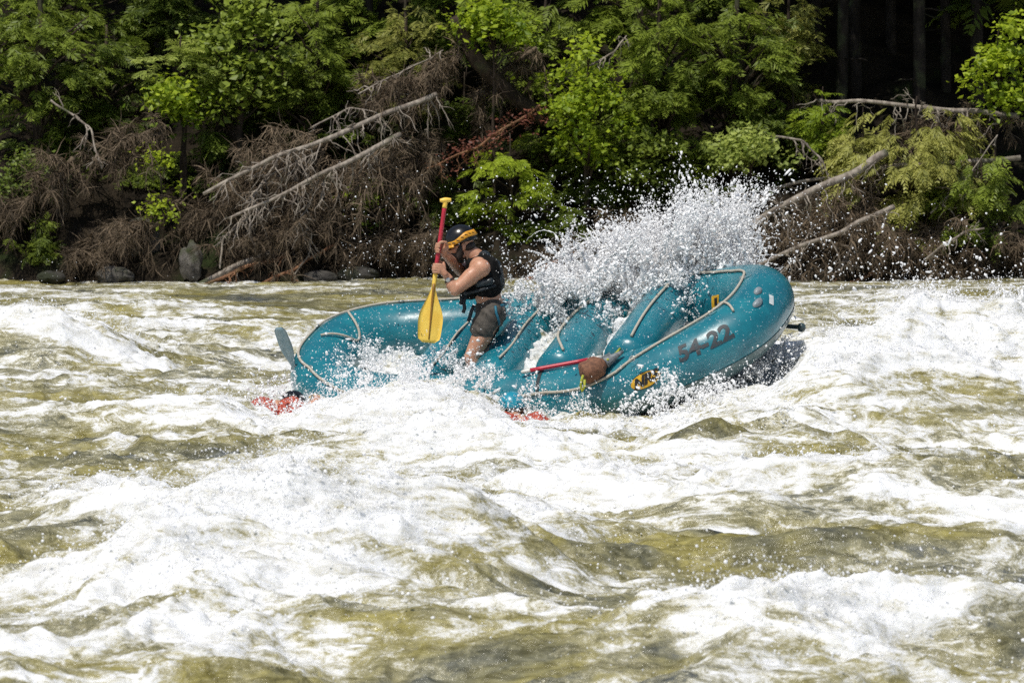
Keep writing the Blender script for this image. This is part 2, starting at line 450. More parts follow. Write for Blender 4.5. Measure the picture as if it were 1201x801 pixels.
# ------------------------------------------------------------------ river surface
# swells, holes and troughs: (px, py at water level, half width m, half depth m, height m, foam)
BUMPS = [
    (1130, 478, 1.75, 1.9, .86, 1.0), (1010, 500, .8, .9, .34, .7), (1200, 440, 1.0, 1.6, .55, .9),
    (1080, 600, 1.1, 1.2, .36, .75), (1190, 590, .45, .8, .05, -.75),
    (415, 705, 1.05, 1.5, .46, 1.0), (560, 660, .8, 1.1, .30, .9), (250, 720, .7, 1.2, .28, .8), (330, 765, .8, 1.0, .18, .8),
    (160, 640, .75, .9, .30, .15), (250, 600, .6, .6, .22, .7), (60, 690, .9, .9, .12, -.45), (110, 600, .5, .5, .2, .6),
    (25, 440, .6, 1.8, .46, .55), (120, 430, .5, 1.5, .2, .6), (190, 470, 1.0, 1.0, .15, .4),
    (865, 540, .30, .6, .26, -.38), (960, 560, .6, .8, .20, -.12), (800, 530, .35, .6, .26, .8), (915, 520, .3, .5, .3, .7),
    (470, 500, .7, .85, .42, 1.0), (560, 512, .5, .6, .28, 1.0), (640, 515, .5, .55, .30, .9), (740, 512, .55, .55, .22, .8),
    (380, 500, .5, .8, .22, .9), (300, 500, .6, 1.0, .16, .8), (830, 500, .35, .5, .20, .9),
    (560, 560, .9, .9, .20, .6), (420, 560, .7, .8, .18, .6), (650, 590, .8, .8, .12, .3),
    (150, 540, 1.4, .9, -.10, -.55), (330, 545, .5, .7, -.08, -.5), (620, 700, .7, .8, -.08, -.5),
    (880, 720, 1.3, .7, -.06, -.65), (720, 690, 1.0, .6, .02, -.5), (1000, 640, .6, 1.0, .12, -.4), (1000, 690, .8, .9, .10, -.3),
    (620, 800, 1.2, .9, .05, -.4), (830, 780, .8, .8, .22, .6), (1100, 760, .8, 1.0, .24, .7), (60, 780, .9, 1.0, .18, .1), (950, 800, .6, .7, .2, .6),
    (500, 350, 1.6, 2.4, -.10, -.5), (330, 350, 1.5, 2.2, -.05, -.25), (250, 420, 1.4, 2.0, .05, .3), (180, 365, 1.0, 1.6, .12, .3),
    (1010, 420, 1.2, 2.5, .15, .35), (1090, 370, .9, 1.5, .22, .6), (980, 365, 1.0, 1.5, -.05, -.2),
    (760, 600, .8, .8, .18, .5), (880, 620, .6, .7, .15, .3), (520, 590, .5, .5, .12, .6), (700, 640, .6, .6, .12, .5),
    (300, 640, .8, .8, .10, -.15), (50, 560, .6, .7, .10, .3), (1130, 680, .7, .8, .16, .2), (740, 750, .9, .7, .1, .1), (480, 780, .8, .7, .05, -.2),
]
BP = [(*wat(b[0], b[1])[:2], *b[2:]) for b in BUMPS]

def raft_mask(X, Y):
    """0 outside .. 1 under the hull, using the raft plane"""
    d = np.stack([X - RO[0], Y - RO[1]], -1)
    A = np.array([[EX[0], EY[0]], [EX[1], EY[1]]]); Ai = np.linalg.inv(A)
    u = d[..., 0] * Ai[0, 0] + d[..., 1] * Ai[0, 1]; v = d[..., 0] * Ai[1, 0] + d[..., 1] * Ai[1, 1]
    return u, v

def river(X, Y):
    wx = X + .40 * perlin(X / 2.2, Y / 1.7, 11) + .10 * perlin(X / .8, Y / .6, 12) + .03 * perlin(X / .25, Y / .25, 17)
    wy = Y + .45 * perlin(X / 2.2, Y / 1.7, 13) + .12 * perlin(X / .8, Y / .6, 14) + .03 * perlin(X / .25, Y / .25, 18)
    wy2 = wy - .22 * wx                                   # wave trains run a little across the view
    ridge = lambda n: (1 - np.minimum(1, np.sqrt(n * n + .012) * 1.7)) ** 1.3
    p1 = perlin(wx / 3.4, wy2 / 1.9, 1)
    h = .17 * p1 + .12 * (ridge(perlin(wx / 2.6, wy2 / 1.25, 2)) - .35) + .085 * (ridge(perlin(wx / 1.35, wy2 / .65, 3)) - .35)
    big = np.zeros_like(X); fe = np.zeros_like(X)
    wob = perlin(wx / .75, wy / .45, 15) + .5 * perlin(wx / .34, wy / .2, 16)
    for bx, by, sx, sy, hh, ff in BP:
        # skewed humps with a broken outline
        g = np.exp(-(((wx - bx) / (sx * 1.15)) ** 2 + ((wy - by) / sy) ** 2))
        big += .80 * hh * g * (1 + .30 * wob); fe += (.8 if ff > 0 else 1.0) * ff * np.exp(-(((wx - bx) / (sx * 1.15)) ** 2 + ((wy - by) / (sy * 1.1)) ** 2))
    shore = sstep(65.5, 60, Y)
    far = .45 + .55 * sstep(62, 50, Y)
    h = h * far * (.35 + .65 * shore) + big * (.3 + .7 * shore)
    # foam: crests, holes, streaks
    st = perlin(wx / 2.3, wy2 / .9, 21) * .55 + perlin(wx / 1.0, wy2 / .4, 22) * .45 + perlin(wx / .45, wy2 / .2, 23) * .3
    f = .30 + .60 * st + .75 * (h - big) + fe * .60
    f = f * .92
    fm = sstep(.2, .9, f)
    # chop on open water, rounded billows in foam
    n4 = ridge(perlin(wx / .62, wy2 / .36, 4)) - .35
    n5 = ridge(perlin(wx / .28, wy2 / .17, 5)) - .35
    n6 = perlin(wx / .12, wy / .09, 6)
    n7 = ridge(perlin(wx / .13, wy / .08, 19)) - .35
    h += (.050 * n4 + .032 * n5 + .009 * n6 + .012 * n7) * far * (1 - .6 * fm)
    rb = lambda n: np.sqrt(n * n + .004) * 2
    b1 = rb(perlin(wx / .42, wy2 / .28, 7))
    b2 = rb(perlin(wx / .19, wy2 / .13, 8))
    b3 = rb(perlin(X / .08, Y / .07, 9))
    h += fm * (.050 * (b1 - .5) + .026 * (b2 - .5) + .008 * (b3 - .5)) * (.5 + .5 * far)
    # the wave the raft rides on, and the hull pressing the water down
    u, v = raft_mask(X, Y)
    e = (np.abs(u / (RA + .1)) ** 2.6 + np.abs(v / (RB + .1)) ** 2.6)
    lift = np.exp(-np.clip(e - .8, 0, 9) * 1.5) * sstep(1.9, .3, u)
    plane = RO[2] + u * EX[2] + v * EY[2]
    near = sstep(-.4, -1.3, v)
    h = h + lift * (np.clip(plane - .12, 0, 2) * .85) * (1 - near)
    f = f + lift * .6
    ein = (np.abs(u / (RA + .05)) ** 2.9 + np.abs(v / (RB + .04)) ** 2.9)
    cap = plane + rise(u) - .30
    k = sstep(1.06, .96, ein)
    h = h * (1 - k) + np.minimum(h, cap) * k
    cap2 = np.clip(plane - .36, -.1, .5) + .6 * np.clip(e - .9, 0, 9) + 1.6 * np.clip(v - .6, 0, 9) + 3 * np.clip(.35 - u, 0, 9) + .05 * b1
    h = np.where(h > cap2, cap2 + .25 * np.minimum(h - cap2, .3), h)
    # keep piles in front from burying the tube
    lx = [-2.6, -1.8, -1.35, -.85, -.4, 0, .3, .65, 1.05, 1.35, 1.6, 2.0, 2.8]
    lz = [.4, -.02, .12, .27, .24, .02, .0, .02, .0, .10, .16, .12, .5]
    lim = np.interp(X + .08 * perlin(X / .3, Y / .3, 55), lx, lz) + .05 * (b1 - .3) + .03 * (b2 - .3)
    front = sstep(39.6, 40.9, Y) * sstep(44.4, 43.6, Y) * sstep(2.5, 1.5, X) * sstep(-3.0, -2.0, X) * sstep(.7, .0, v)
    h = h * (1 - front) + np.minimum(h, lim) * front
    return h, f

def build_water():
    NR, NC = 1500, 1080
    t = np.linspace(0, 1, NR)
    ys = 23.5 * (66.4 / 23.5) ** (t ** 1.0)
    ys = np.concatenate([np.array([2, 8, 14, 18, 21, 22.5]), ys])
    s = np.linspace(-1, 1, NC)
    s = np.concatenate([[-14, -9, -6, -4, -3, -2.3, -1.8, -1.45, -1.2, -1.08], s, [1.08, 1.2, 1.45, 1.8, 2.3, 3, 4, 6, 9, 14]])
    Y = np.repeat(ys[:, None], len(s), 1)
    X = s[None, :] * (.0925 * np.maximum(Y, 20) + .9)
    h, f = river(X, Y)
    n, m = Y.shape
    V = np.stack([X, Y, h], -1).reshape(-1, 3)
    i = np.arange(n - 1)[:, None] * m; j = np.arange(m - 1)[None]
    F = np.stack([i + j, i + j + 1, i + m + j + 1, i + m + j], -1).reshape(-1, 4)
    me = mesh_np('water', V, [F], attrs={'foam': f.ravel()})
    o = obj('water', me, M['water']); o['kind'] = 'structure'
    return X, Y, h, f
WX, WY, WH, WF = build_water()

# ------------------------------------------------------------------ spray drops
_ph = (1 + 5 ** .5) / 2
ICO = np.array([(-1, _ph, 0), (1, _ph, 0), (-1, -_ph, 0), (1, -_ph, 0), (0, -1, _ph), (0, 1, _ph), (0, -1, -_ph), (0, 1, -_ph), (_ph, 0, -1), (_ph, 0, 1), (-_ph, 0, -1), (-_ph, 0, 1)]) / math.hypot(1, _ph)
ICOF = np.array([(0, 11, 5), (0, 5, 1), (0, 1, 7), (0, 7, 10), (0, 10, 11), (1, 5, 9), (5, 11, 4), (11, 10, 2), (10, 7, 6), (7, 1, 8), (3, 9, 4), (3, 4, 2), (3, 2, 6), (3, 6, 8), (3, 8, 9), (4, 9, 5), (2, 4, 11), (6, 2, 10), (8, 6, 7), (9, 8, 1)])
def drops(name, C, rad, D=None, stretch=None, parent=None):
    n = len(C)
    V = ICO[None] * rad[:, None, None] * (1 + .35 * RNG.normal(size=(n, 12, 1)).clip(-1, 1))
    if D is not None:
        D = D / (np.linalg.norm(D, axis=1)[:, None] + 1e-9)
        a = np.einsum('nkj,nj->nk', V, D)
        V = V + D[:, None, :] * a[..., None] * (stretch[:, None, None] - 1)
    V = V + C[:, None]
    F = ICOF[None] + (np.arange(n) * 12)[:, None, None]
    return obj(name, mesh_np(name, V.reshape(-1, 3), [F.reshape(-1, 3)]), M['drop'], parent)

def surface_spray():
    """beads thrown a hand's breadth off the breaking crests all over the river"""
    n, m = WX.shape
    w = np.clip(WF - .45, 0, 1) ** 1.3 * (WY > 24) * (np.abs(WX) < .0925 * WY + .4)
    crest = np.clip(WH - .05, 0, .8)
    w = (w * (.12 + 2.6 * crest)).ravel()
    w = w * (WY.ravel() / 24)            # rows are spread in proportion to distance
    cdf = np.cumsum(w); cdf /= cdf[-1]
    N = 45000
    i = np.searchsorted(cdf, RNG.random(N))
    P = np.stack([WX.ravel()[i], WY.ravel()[i], WH.ravel()[i]], -1)
    P += RNG.normal(size=(N, 3)) * (.03, .06, .01)
    hh = RNG.exponential(.045, N) * (1 + 2.2 * (RNG.random(N) < .06))
    P[:, 2] += hh + .004
    r = np.clip(RNG.lognormal(math.log(.0024), .55, N), .0012, .010)
    Cs, Rs = [P], [r]
    for bx, by, sx, sy, hh, ff in BP:
        if ff < .55 or abs(bx) > .0925 * by + .3: continue
        m = 1700; q = RNG.normal(size=(m, 2)); x = bx + q[:, 0] * sx * .75; y = by + q[:, 1] * sy * .55
        keep = perlin(x / .16, y / .22, 61) + .6 * perlin(x / .06, y / .1, 62) > .12
        x, y = x[keep], y[keep]; z = river(x, y)[0]
        top = RNG.exponential(.06, len(x)) * (1 + 1.6 * np.clip(perlin(x / .12, y / .3, 63), 0, 1))
        Cs.append(np.stack([x, y, z + top], -1)); Rs.append(np.clip(RNG.lognormal(math.log(.0030), .55, len(x)), .0014, .011))
    return drops('water_spray', np.vstack(Cs), np.concatenate(Rs))
tag(surface_spray(), 'white beads of spray flying off the breaking crests across the river', 'spray', kind='stuff')

def big_splash():
    C, Rr, D, S = [], [], [], []
    # fans of jets leaving the far tube and the bow thwart
    src = [(640, 350), (670, 345), (700, 342), (730, 338), (760, 335), (790, 332), (820, 330), (850, 326)]
    for k in range(120):
        j = RNG.integers(len(src)); sx, sy = src[j]
        sx += RNG.normal() * 14; sy += RNG.normal() * 6
        Y = 44.55 + RNG.normal() * .3
        o = at(sx, sy, Y)
        ang = RNG.normal(.12 + (sx - 770) * .0016, .42)
        hgt = abs(RNG.normal(.38, .2)) * (1.0 if 720 < sx < 890 else .32)
        if k < 26:                                    # the tall tongue right of the middle
            sx = RNG.normal(825, 26); o = at(sx, RNG.normal(318, 10), Y); ang = RNG.normal(.12, .28); hgt = RNG.uniform(.35, .68)
        vx = math.tan(np.clip(ang, -.75, .6)) * hgt * .8; vy = RNG.normal() * .25
        nn = int(RNG.integers(150, 600))
        t = RNG.random(nn) ** .8
        sp = .006 + .065 * t
        p = o + np.stack([vx * t, vy * t, hgt * (1.5 * t - .5 * t * t)], -1) + RNG.normal(size=(nn, 3)) * sp[:, None] * (.8, 1, .8)
        C.append(p); Rr.append(np.clip(RNG.lognormal(math.log(.0038), .62, nn) * (1.3 - .6 * t), .0013, .016))
        d = np.stack([vx + 0 * t, vy + 0 * t, hgt * (1.5 - t)], -1) + RNG.normal(size=(nn, 3)) * .1
        D.append(d); S.append(1 + RNG.exponential(.7, nn))
    # ligaments: chains of merging blobs
    for k in range(130):
        sx = RNG.uniform(650, 885); o = at(sx, RNG.uniform(300, 335), 44.55 + RNG.normal() * .25)
        ang = RNG.normal(.15, .6); L = RNG.uniform(.12, .5); cur = RNG.normal() * .5
        nn = int(L / .007); t = np.linspace(0, 1, nn)
        a = ang + cur * t
        p = o + np.cumsum(np.stack([np.sin(a), 0 * a + .2 * RNG.normal(), np.cos(a)], -1), 0) * (L / nn)
        p[:, 2] -= .12 * t * t
        p += RNG.normal(size=p.shape) * .006
        C.append(p); Rr.append(.0085 * (1.15 - .7 * t) * (1 + .3 * RNG.normal(size=nn)).clip(.4, 1.6))
        D.append(np.gradient(p, axis=0)); S.append(np.full(nn, 1.5))
    # body of the splash: boiling mass over the far tube and between the thwarts
    def cloud(cx, cy, sx, sy, n, r0, Y0=44.5, sY=.28):
        n = int(n * 2.7); r0 = r0 * .46
        q = RNG.normal(size=(n, 2)); x = cx + q[:, 0] * sx; y = cy + q[:, 1] * sy
        Yd = Y0 + RNG.normal(size=n) * sY
        keep = perlin((x + .3 * y) / 30, y / 34, 31) + .7 * perlin((x + .3 * y) / 10, y / 13, 32) + .35 * perlin(x / 4, y / 5, 33) > RNG.normal(.0, .16, n)
        P = np.array([at(a, b, c) for a, b, c in zip(x[keep], y[keep], Yd[keep])])
        C.append(P); Rr.append(np.clip(RNG.lognormal(math.log(r0), .66, len(P)), .0011, .012))
        D.append(RNG.normal(size=P.shape) + (0, 0, .6)); S.append(1 + RNG.exponential(.6, len(P)))
    cloud(770, 322, 46, 17, 6000, .0068)
    cloud(825, 295, 28, 20, 2600, .006)
    cloud(848, 256, 16, 10, 600, .006)
    cloud(700, 335, 40, 14, 4200, .0065)
    cloud(755, 352, 45, 14, 5200, .0072, 44.3)
    cloud(640, 368, 32, 13, 1500, .0055, 44.3)
    cloud(625, 345, 38, 12, 1000, .0045, 44.5)
    cloud(700, 385, 25, 22, 1500, .0055, 44.1)
    cloud(790, 365, 40, 22, 2600, .006, 44.2)
    for cx, cy, sx, sy, n, Y0 in ((765, 315, 36, 20, 26000, 44.6), (825, 292, 26, 18, 7500, 44.6), (745, 345, 50, 14, 16000, 44.4), (790, 330, 40, 14, 14000, 44.3)):
        q = RNG.normal(size=(n, 2)); x = cx + q[:, 0] * sx + .25 * q[:, 1] * sy; y = cy + q[:, 1] * sy   # fine mist
        ok = perlin(x / 34, y / 40, 34) + .4 * perlin(x / 12, y / 14, 36) > RNG.normal(-.25, .2, n)
        P = np.array([at(a, b, c) for a, b, c in zip(x[ok], y[ok], Y0 + .16 * RNG.normal(size=ok.sum()))])
        C.append(P); Rr.append(np.clip(RNG.lognormal(math.log(.0021), .35, len(P)), .001, .006)); D.append(RNG.normal(size=P.shape)); S.append(np.ones(len(P)))
    # far flung drops
    n = 3000
    x = RNG.normal(785, 112, n); y = RNG.normal(272, 42, n); ok = (y > 196) & (y < 345)
    P = np.array([at(a, b, c) for a, b, c in zip(x[ok], y[ok], 44.4 + .45 * RNG.normal(size=ok.sum()))])
    C.append(P); Rr.append(np.clip(RNG.lognormal(math.log(.0031), .55, len(P)), .0014, .010)); D.append(RNG.normal(size=P.shape)); S.append(1 + RNG.exponential(.5, len(P)))
    n = 900                                          # around the paddler and the stern
    x = RNG.uniform(400, 660, n); y = RNG.normal(330, 55, n)
    P = np.array([at(a, b, c) for a, b, c in zip(x, y, 44.3 + .4 * RNG.normal(size=n))])
    C.append(P); Rr.append(np.clip(RNG.lognormal(math.log(.003), .4, n), .0018, .008)); D.append(RNG.normal(size=P.shape)); S.append(np.ones(n))
    n = 700                                          # right of the bow, over the hole
    x = RNG.normal(1060, 90, n); y = RNG.normal(335, 32, n)
    P = np.array([at(a, b, c) for a, b, c in zip(x, y, 45.5 + .8 * RNG.normal(size=n))])
    C.append(P); Rr.append(np.clip(RNG.lognormal(math.log(.0045), .5, n), .0018, .014)); D.append(RNG.normal(size=P.shape)); S.append(1 + RNG.exponential(.6, n))
    # lower splashes against the hull and at the stern
    for cx, cy, sx, sy, n, r0, Y0 in ((470, 445, 40, 14, 1500, .005, 42.9), (560, 455, 40, 12, 1400, .005, 42.8), (640, 478, 40, 12, 1300, .005, 42.6),
                                      (335, 462, 30, 16, 1100, .0045, 43.4), (335, 478, 26, 10, 900, .0045, 42.9), (470, 440, 45, 10, 1600, .0048, 42.6), (545, 446, 35, 9, 1200, .0048, 42.6), (800, 455, 30, 14, 1500, .0055, 42.5), (770, 480, 45, 12, 1200, .005, 42.3),
                                      (440, 415, 28, 10, 1200, .005, 44.1), (540, 425, 40, 12, 1700, .005, 43.8), (1085, 352, 16, 10, 500, .007, 46.0), (850, 470, 35, 12, 900, .005, 42.4), (905, 435, 22, 18, 1300, .005, 43.6), (930, 405, 22, 20, 1200, .0045, 43.7), (890, 442, 26, 12, 1500, .0048, 43.2), (1110, 358, 50, 13, 1500, .005, 45.0), (1175, 348, 30, 12, 1000, .005, 45.0), (1010, 405, 40, 15, 1300, .0048, 44.3), (1060, 470, 60, 16, 1300, .0045, 42.5)):
        cloud(cx, cy, sx, sy, n, r0, Y0, .22)
    o = drops('splash', np.vstack(C), np.concatenate(Rr), np.vstack(D), np.concatenate(S))
    mb = MB()
    for k in range(170):                                # torn curtains of water with fingers at the rim
        sx = RNG.normal(775, 60); sx = min(max(sx, 645), 885)
        o_ = at(sx, RNG.normal(338, 10), 44.5 + RNG.normal() * .22)
        H = RNG.uniform(.12, .34) * (1.25 if 760 < sx < 870 else .8); Wd = RNG.uniform(.08, .26)
        if k < 9: sx = RNG.normal(838, 14); o_ = at(sx, 316, 44.6 + RNG.normal() * .12); H = RNG.uniform(.42, .56); Wd = RNG.uniform(.06, .14)
        az = RNG.normal() * .5; sd = np.array([math.cos(az), math.sin(az), 0]); lean = RNG.normal(.16, .25) * H
        nu, nv = 36, 44; U, Vv = np.meshgrid(np.linspace(-1, 1, nu), np.linspace(0, 1, nv), indexing='ij')
        su, sv = U * Wd * (.55 + .6 * Vv), H * (1.5 * Vv - .5 * Vv * Vv)
        w1 = .05 * perlin(U * 1.5 + k * 7, Vv * 1.5, 35); w2 = .02 * perlin(U * 4 + k * 7, Vv * 4, 36)
        P = o_ + sd * su[..., None] + np.stack([lean * Vv ** 1.5 + w2, w1 + w2, sv - .10 * np.abs(U) ** 1.5 * H], -1)
        keep = (1.0 * perlin(U * 3.4 + k * 3.1, Vv * 1.3 + k, 37) + .7 * perlin(U * 8 + k, Vv * 3.5, 38) + .5 * perlin(U * 18 + k, Vv * 12, 39)) > (Vv * 1.25 - .62 + .35 * np.abs(U))
        kf = keep[:-1, :-1] & keep[1:, :-1] & keep[1:, 1:] & keep[:-1, 1:]
        i = (np.arange(nu - 1)[:, None] * nv + np.arange(nv - 1)[None])[kf]
        if len(i): mb.add(P.reshape(-1, 3), None, np.stack([i, i + nv, i + nv + 1, i + 1], -1))
    for k in range(320):                               # filaments
        sx = RNG.normal(775, 62); sx = min(max(sx, 640), 890); o_ = at(sx, RNG.uniform(285, 335), 44.55 + RNG.normal() * .25)
        a = RNG.normal(.1, .55) + 1.2 * RNG.normal() * np.linspace(0, 1, 16); L = RNG.uniform(.06, .34)
        P = o_ + np.cumsum(np.stack([np.sin(a), .3 * RNG.normal() + 0 * a, np.cos(a) - .5 * np.linspace(0, 1, 16)], -1), 0) * L / 16
        P += RNG.normal(size=P.shape) * .003
        r_ = .0042 * np.linspace(1.3, .35, 16) * np.exp(.55 * RNG.normal(size=16))
        mb.tube(P, np.clip(r_, .001, .013), 6)
    me = mb.mesh('splash_sheets', tint=False) if False else mb.mesh('splash')
    o2 = obj('splash', me, M['drop'])
    tag(o2, 'torn sheets and filaments of white water inside the burst over the raft', 'splash', kind='stuff')
    return o
tag(big_splash(), 'tall burst of white spray exploding over the far side of the raft', 'splash', kind='stuff')

# ------------------------------------------------------------------ raft
def build_raft():
    raft = thing('inflatable_raft', 'teal inflatable rafting boat with white grab line, bow lifted out of the rapids', 'raft', RO)
    ns, nf = 260, 36
    s = np.linspace(0, PERIM, ns, endpoint=False); ph = np.linspace(0, 2 * math.pi, nf, endpoint=False)
    S, P = np.meshgrid(s, ph, indexing='ij')
    V = tube_surf(S, P)
    # slight creases where the chambers are joined
    i = np.arange(ns)[:, None] * nf; j = np.arange(nf)[None]; i2 = (i + nf) % (ns * nf); j2 = (j + 1) % nf
    F = np.stack([i + j, i + j2, i2 + j2, i2 + j], -1).reshape(-1, 4)[:, ::-1]
    tube = obj('outer_tube', mesh_np('outer_tube', V.reshape(-1, 3), [F]), M['raft'], raft)
    # grey-teal band over the lower part of the tube
    S, P = np.meshgrid(np.linspace(0, PERIM, ns, endpoint=False), np.linspace(-2.3, -.30, 14), indexing='ij')
    V = tube_surf(S, P, .004); k = 14
    i = np.arange(ns)[:, None] * k; j = np.arange(k - 1)[None]; i2 = (i + k) % (ns * k)
    F = np.stack([i + j, i + j + 1, i2 + j + 1, i2 + j], -1).reshape(-1, 4)[:, ::-1]
    obj('lower_band', mesh_np('lower_band', V.reshape(-1, 3), [F]), M['raft_under'], raft)
    # floor
    nr = 14; na = 96
    th = np.linspace(0, 2 * math.pi, na, endpoint=False); u, v = raft_center(th)
    top, bot = [], []
    for q in np.linspace(.04, .93, nr):
        top.append(rpt(u * q, v * q, rise(u * q) * .9 - .13 + .015 * np.cos(v * q * 30)))
        bot.append(rpt(u * q, v * q, rise(u * q) * .9 - .25 - .015 * np.cos(v * q * 30)))
    V = np.vstack([np.vstack(top), np.vstack(bot)])
    i = np.arange(nr - 1)[:, None] * na; j = np.arange(na)[None]; j2 = (j + 1) % na
    Ft = np.stack([i + j, i + na + j, i + na + j2, i + j2], -1).reshape(-1, 4)
    Fb = Ft[:, ::-1] + nr * na
    jj = np.arange(na); j3 = (jj + 1) % na; o_ = (nr - 1) * na
    Fs = np.stack([o_ + jj, nr * na + o_ + jj, nr * na + o_ + j3, o_ + j3], -1)
    obj('floor', mesh_np('floor', V, [Ft, Fb, Fs]), M['raft_under'], raft)
    # thwarts
    for u0, wz, rr in ((-.85, .03, .175), (-.26, .06, .19), (.32, .09, .20), (.90, .12, .195)):
        mb = MB(); vs = np.linspace(-.60, .60, 25); e = np.clip((.60 - np.abs(vs)) / .12, 0, 1)
        r = rr * (.55 + .45 * np.sqrt(np.clip(1 - (1 - e) ** 2, 0, 1)))
        mb.tube(rpt(u0 + 0 * vs, vs, wz + rise(u0) + 0 * vs), r, 28)
        t = mb.build('thwart', M['thwart'], raft)
        if u0 > 0:                                     # lash line along the thwart
            rb = MB(); vv = np.linspace(-.50, .45, 30)
            au = -.35 + .9 * np.sin((vv + .5) * 3.0) * (1 if u0 < .5 else .15)
            pts = rpt(u0 - (rr + .012) * np.sin(au), vv, wz + rise(u0) + (rr + .012) * np.cos(au))
            rb.tube(pts, .011, 8); rb.build('lash_line', M['rope'], t)
        else:
            rb = MB(); vv = np.linspace(-.45, .5, 24)
            rb.tube(rpt(u0 + (rr + .008) * math.sin(.5) + 0 * vv, vv, wz + rise(u0) + (rr + .008) * math.cos(.5) + .01 * np.sin(vv * 9)), .009, 8)
            rb.build('lash_line', M['rope'], t)
    # grab line all round the tube, held by D-ring patches
    sb, ss = s_of_u(1.75, True), 0
    knots_s = np.array([0, .55, 1.3, 2.3, 3.4, 4.2, 4.75, 5.3, 6.1, 7.0, 7.7, 8.35, 8.8]) / 9.15 * PERIM
    ss = np.linspace(0, PERIM, 420, endpoint=False)
    uu, vv = perim(ss)
    phi = np.where(vv > 0, R(84), R(36) + R(46) * sstep(.7, 1.4, uu)) 
    phi = np.where((np.abs(vv) < .62) & (uu < 0), R(62), phi)
    phi = np.where((np.abs(vv) < .66) & (uu > 0), R(112), phi)
    phi = np.convolve(np.concatenate([phi[-20:], phi, phi[:20]]), np.ones(31) / 31, 'same')[20:-20]
    # the line sags a little between its rings
    rings = np.linspace(.2, PERIM + .2, 13, endpoint=False)
    dist = np.min(np.abs(((ss[:, None] - rings[None] + PERIM / 2) % PERIM) - PERIM / 2), 1)
    phi = phi - R(4) * np.sin(np.clip(dist / .36, 0, 1) * math.pi / 2)
    mb = MB(); mb.tube(tube_surf(ss, phi, .012), .0105, 8, closed=True); mb.build('grab_line', M['rope'], raft)
    for r0 in rings:
        u0, v0 = perim(r0); i0 = np.argmin(np.abs(ss - r0 % PERIM)); f0 = phi[i0]
        mb = MB(); a = np.linspace(0, 2 * math.pi, 20, endpoint=False)
        patch = np.vstack([tube_surf(r0 + .045 * np.cos(a), f0 - .10 + .17 * np.sin(a), .003), tube_surf(np.array([r0]), np.array([f0 - .1]), .005)])
        mb.add(patch, [(20, (q + 1) % 20, q) for q in range(20)])
        dp = mb.build('ring_patch', M['raft'], raft)
        rg = MB(); rg.tube(tube_surf(r0 + .022 * np.cos(a), f0 + .0 + .09 * np.sin(a), .010 + .01 * np.sin(a)), .0045, 6, closed=True)
        rg.build('metal_ring', M['metal'], dp)
    # loose loop of line at the stern, and the bow line
    mb = MB(); q = np.linspace(0, 1, 24)
    s0 = PERIM * .455
    mb.tube(tube_surf(s0 + .50 * q, R(84) + R(70) * np.sin(q * math.pi * .95) , .012 + .01 * np.sin(q * 9)), .010, 8)
    mb.build('loose_line', M['rope'], raft)
    mb = MB(); sbn = s_of_u(1.72, True)
    mb.tube(tube_surf(sbn + .0 + .10 * q, R(68) + R(62) * q, .012), .010, 8); mb.build('bow_line', M['rope'], raft)
    # carry handles and valve caps on the bow
    for s0, f0, name, mt, a1, a2 in ((PERIM - .10, 66, 'handle_patch', 'grey', .050, .028), (s_of_u(1.77, True) + .06, 52, 'handle_patch', 'grey', .050, .028)):
        mb = MB(); a = np.linspace(0, 2 * math.pi, 22, endpoint=False)
        rows = [tube_surf(s0 + a1 * k * np.cos(a), R(f0) + a2 * k / RR * np.sin(a), z) for k, z in ((1, .003), (.85, .016), (.5, .026), (.08, .028))]
        V = np.vstack(rows); Fq = []
        for k in range(3):
            for b in range(22): Fq.append((k * 22 + b, k * 22 + (b + 1) % 22, (k + 1) * 22 + (b + 1) % 22, (k + 1) * 22 + b))
        mb.add(V, None, Fq); mb.build(name, M[mt], raft)
    def patch(name, s0, f0, ls, lf, mat, off, parent, ell=True, rot=0.0):
        n = 40; a = np.linspace(0, 2 * math.pi, n, endpoint=False)
        V = []
        for k in np.linspace(1, .02, 8):
            if ell: x, y = ls * k * np.cos(a), lf * k * np.sin(a)
            else:
                c_, s_ = np.cos(a), np.sin(a); m_ = np.maximum(np.abs(c_), np.abs(s_)); x, y = ls * k * c_ / m_, lf * k * s_ / m_
            xr, yr = x * math.cos(rot) - y * math.sin(rot), x * math.sin(rot) + y * math.cos(rot)
            V.append(tube_surf(s0 + xr, f0 + yr / RR, off))
        Fq = [(k * n + b, k * n + (b + 1) % n, (k + 1) * n + (b + 1) % n, (k + 1) * n + b) for k in range(7) for b in range(n)]
        return obj(name, mesh_np(name, np.vstack(V), [np.array(Fq)]), mat, parent)
    def text_on(name, txt, s0, f0, size, mat, off, parent, rot=0.0, bold=.0, wave=0.0, shear=0.0, xs=1.0):
        cu = bpy.data.curves.new(name, 'FONT'); cu.body = txt; cu.size = size; cu.align_x = 'CENTER'; cu.align_y = 'CENTER'
        cu.offset = bold; cu.resolution_u = 4; cu.shear = shear
        o = bpy.data.objects.new(name, cu); COL.objects.link(o)
        dg = bpy.context.evaluated_depsgraph_get(); me = bpy.data.meshes.new_from_object(o.evaluated_get(dg))
        bpy.data.objects.remove(o)
        import bmesh
        bm = bmesh.new(); bm.from_mesh(me); bmesh.ops.triangulate(bm, faces=bm.faces[:])
        for _ in range(2): bmesh.ops.subdivide_edges(bm, edges=[e for e in bm.edges if e.calc_length() > size * .12], cuts=1)
        bmesh.ops.triangulate(bm, faces=bm.faces[:])
        co = np.array([v.co[:] for v in bm.verts]); x, y = co[:, 0] * xs, co[:, 1]
        y = y + wave * np.sin(x / size * 2.2)
        xr, yr = x * math.cos(rot) - y * math.sin(rot), x * math.sin(rot) + y * math.cos(rot)
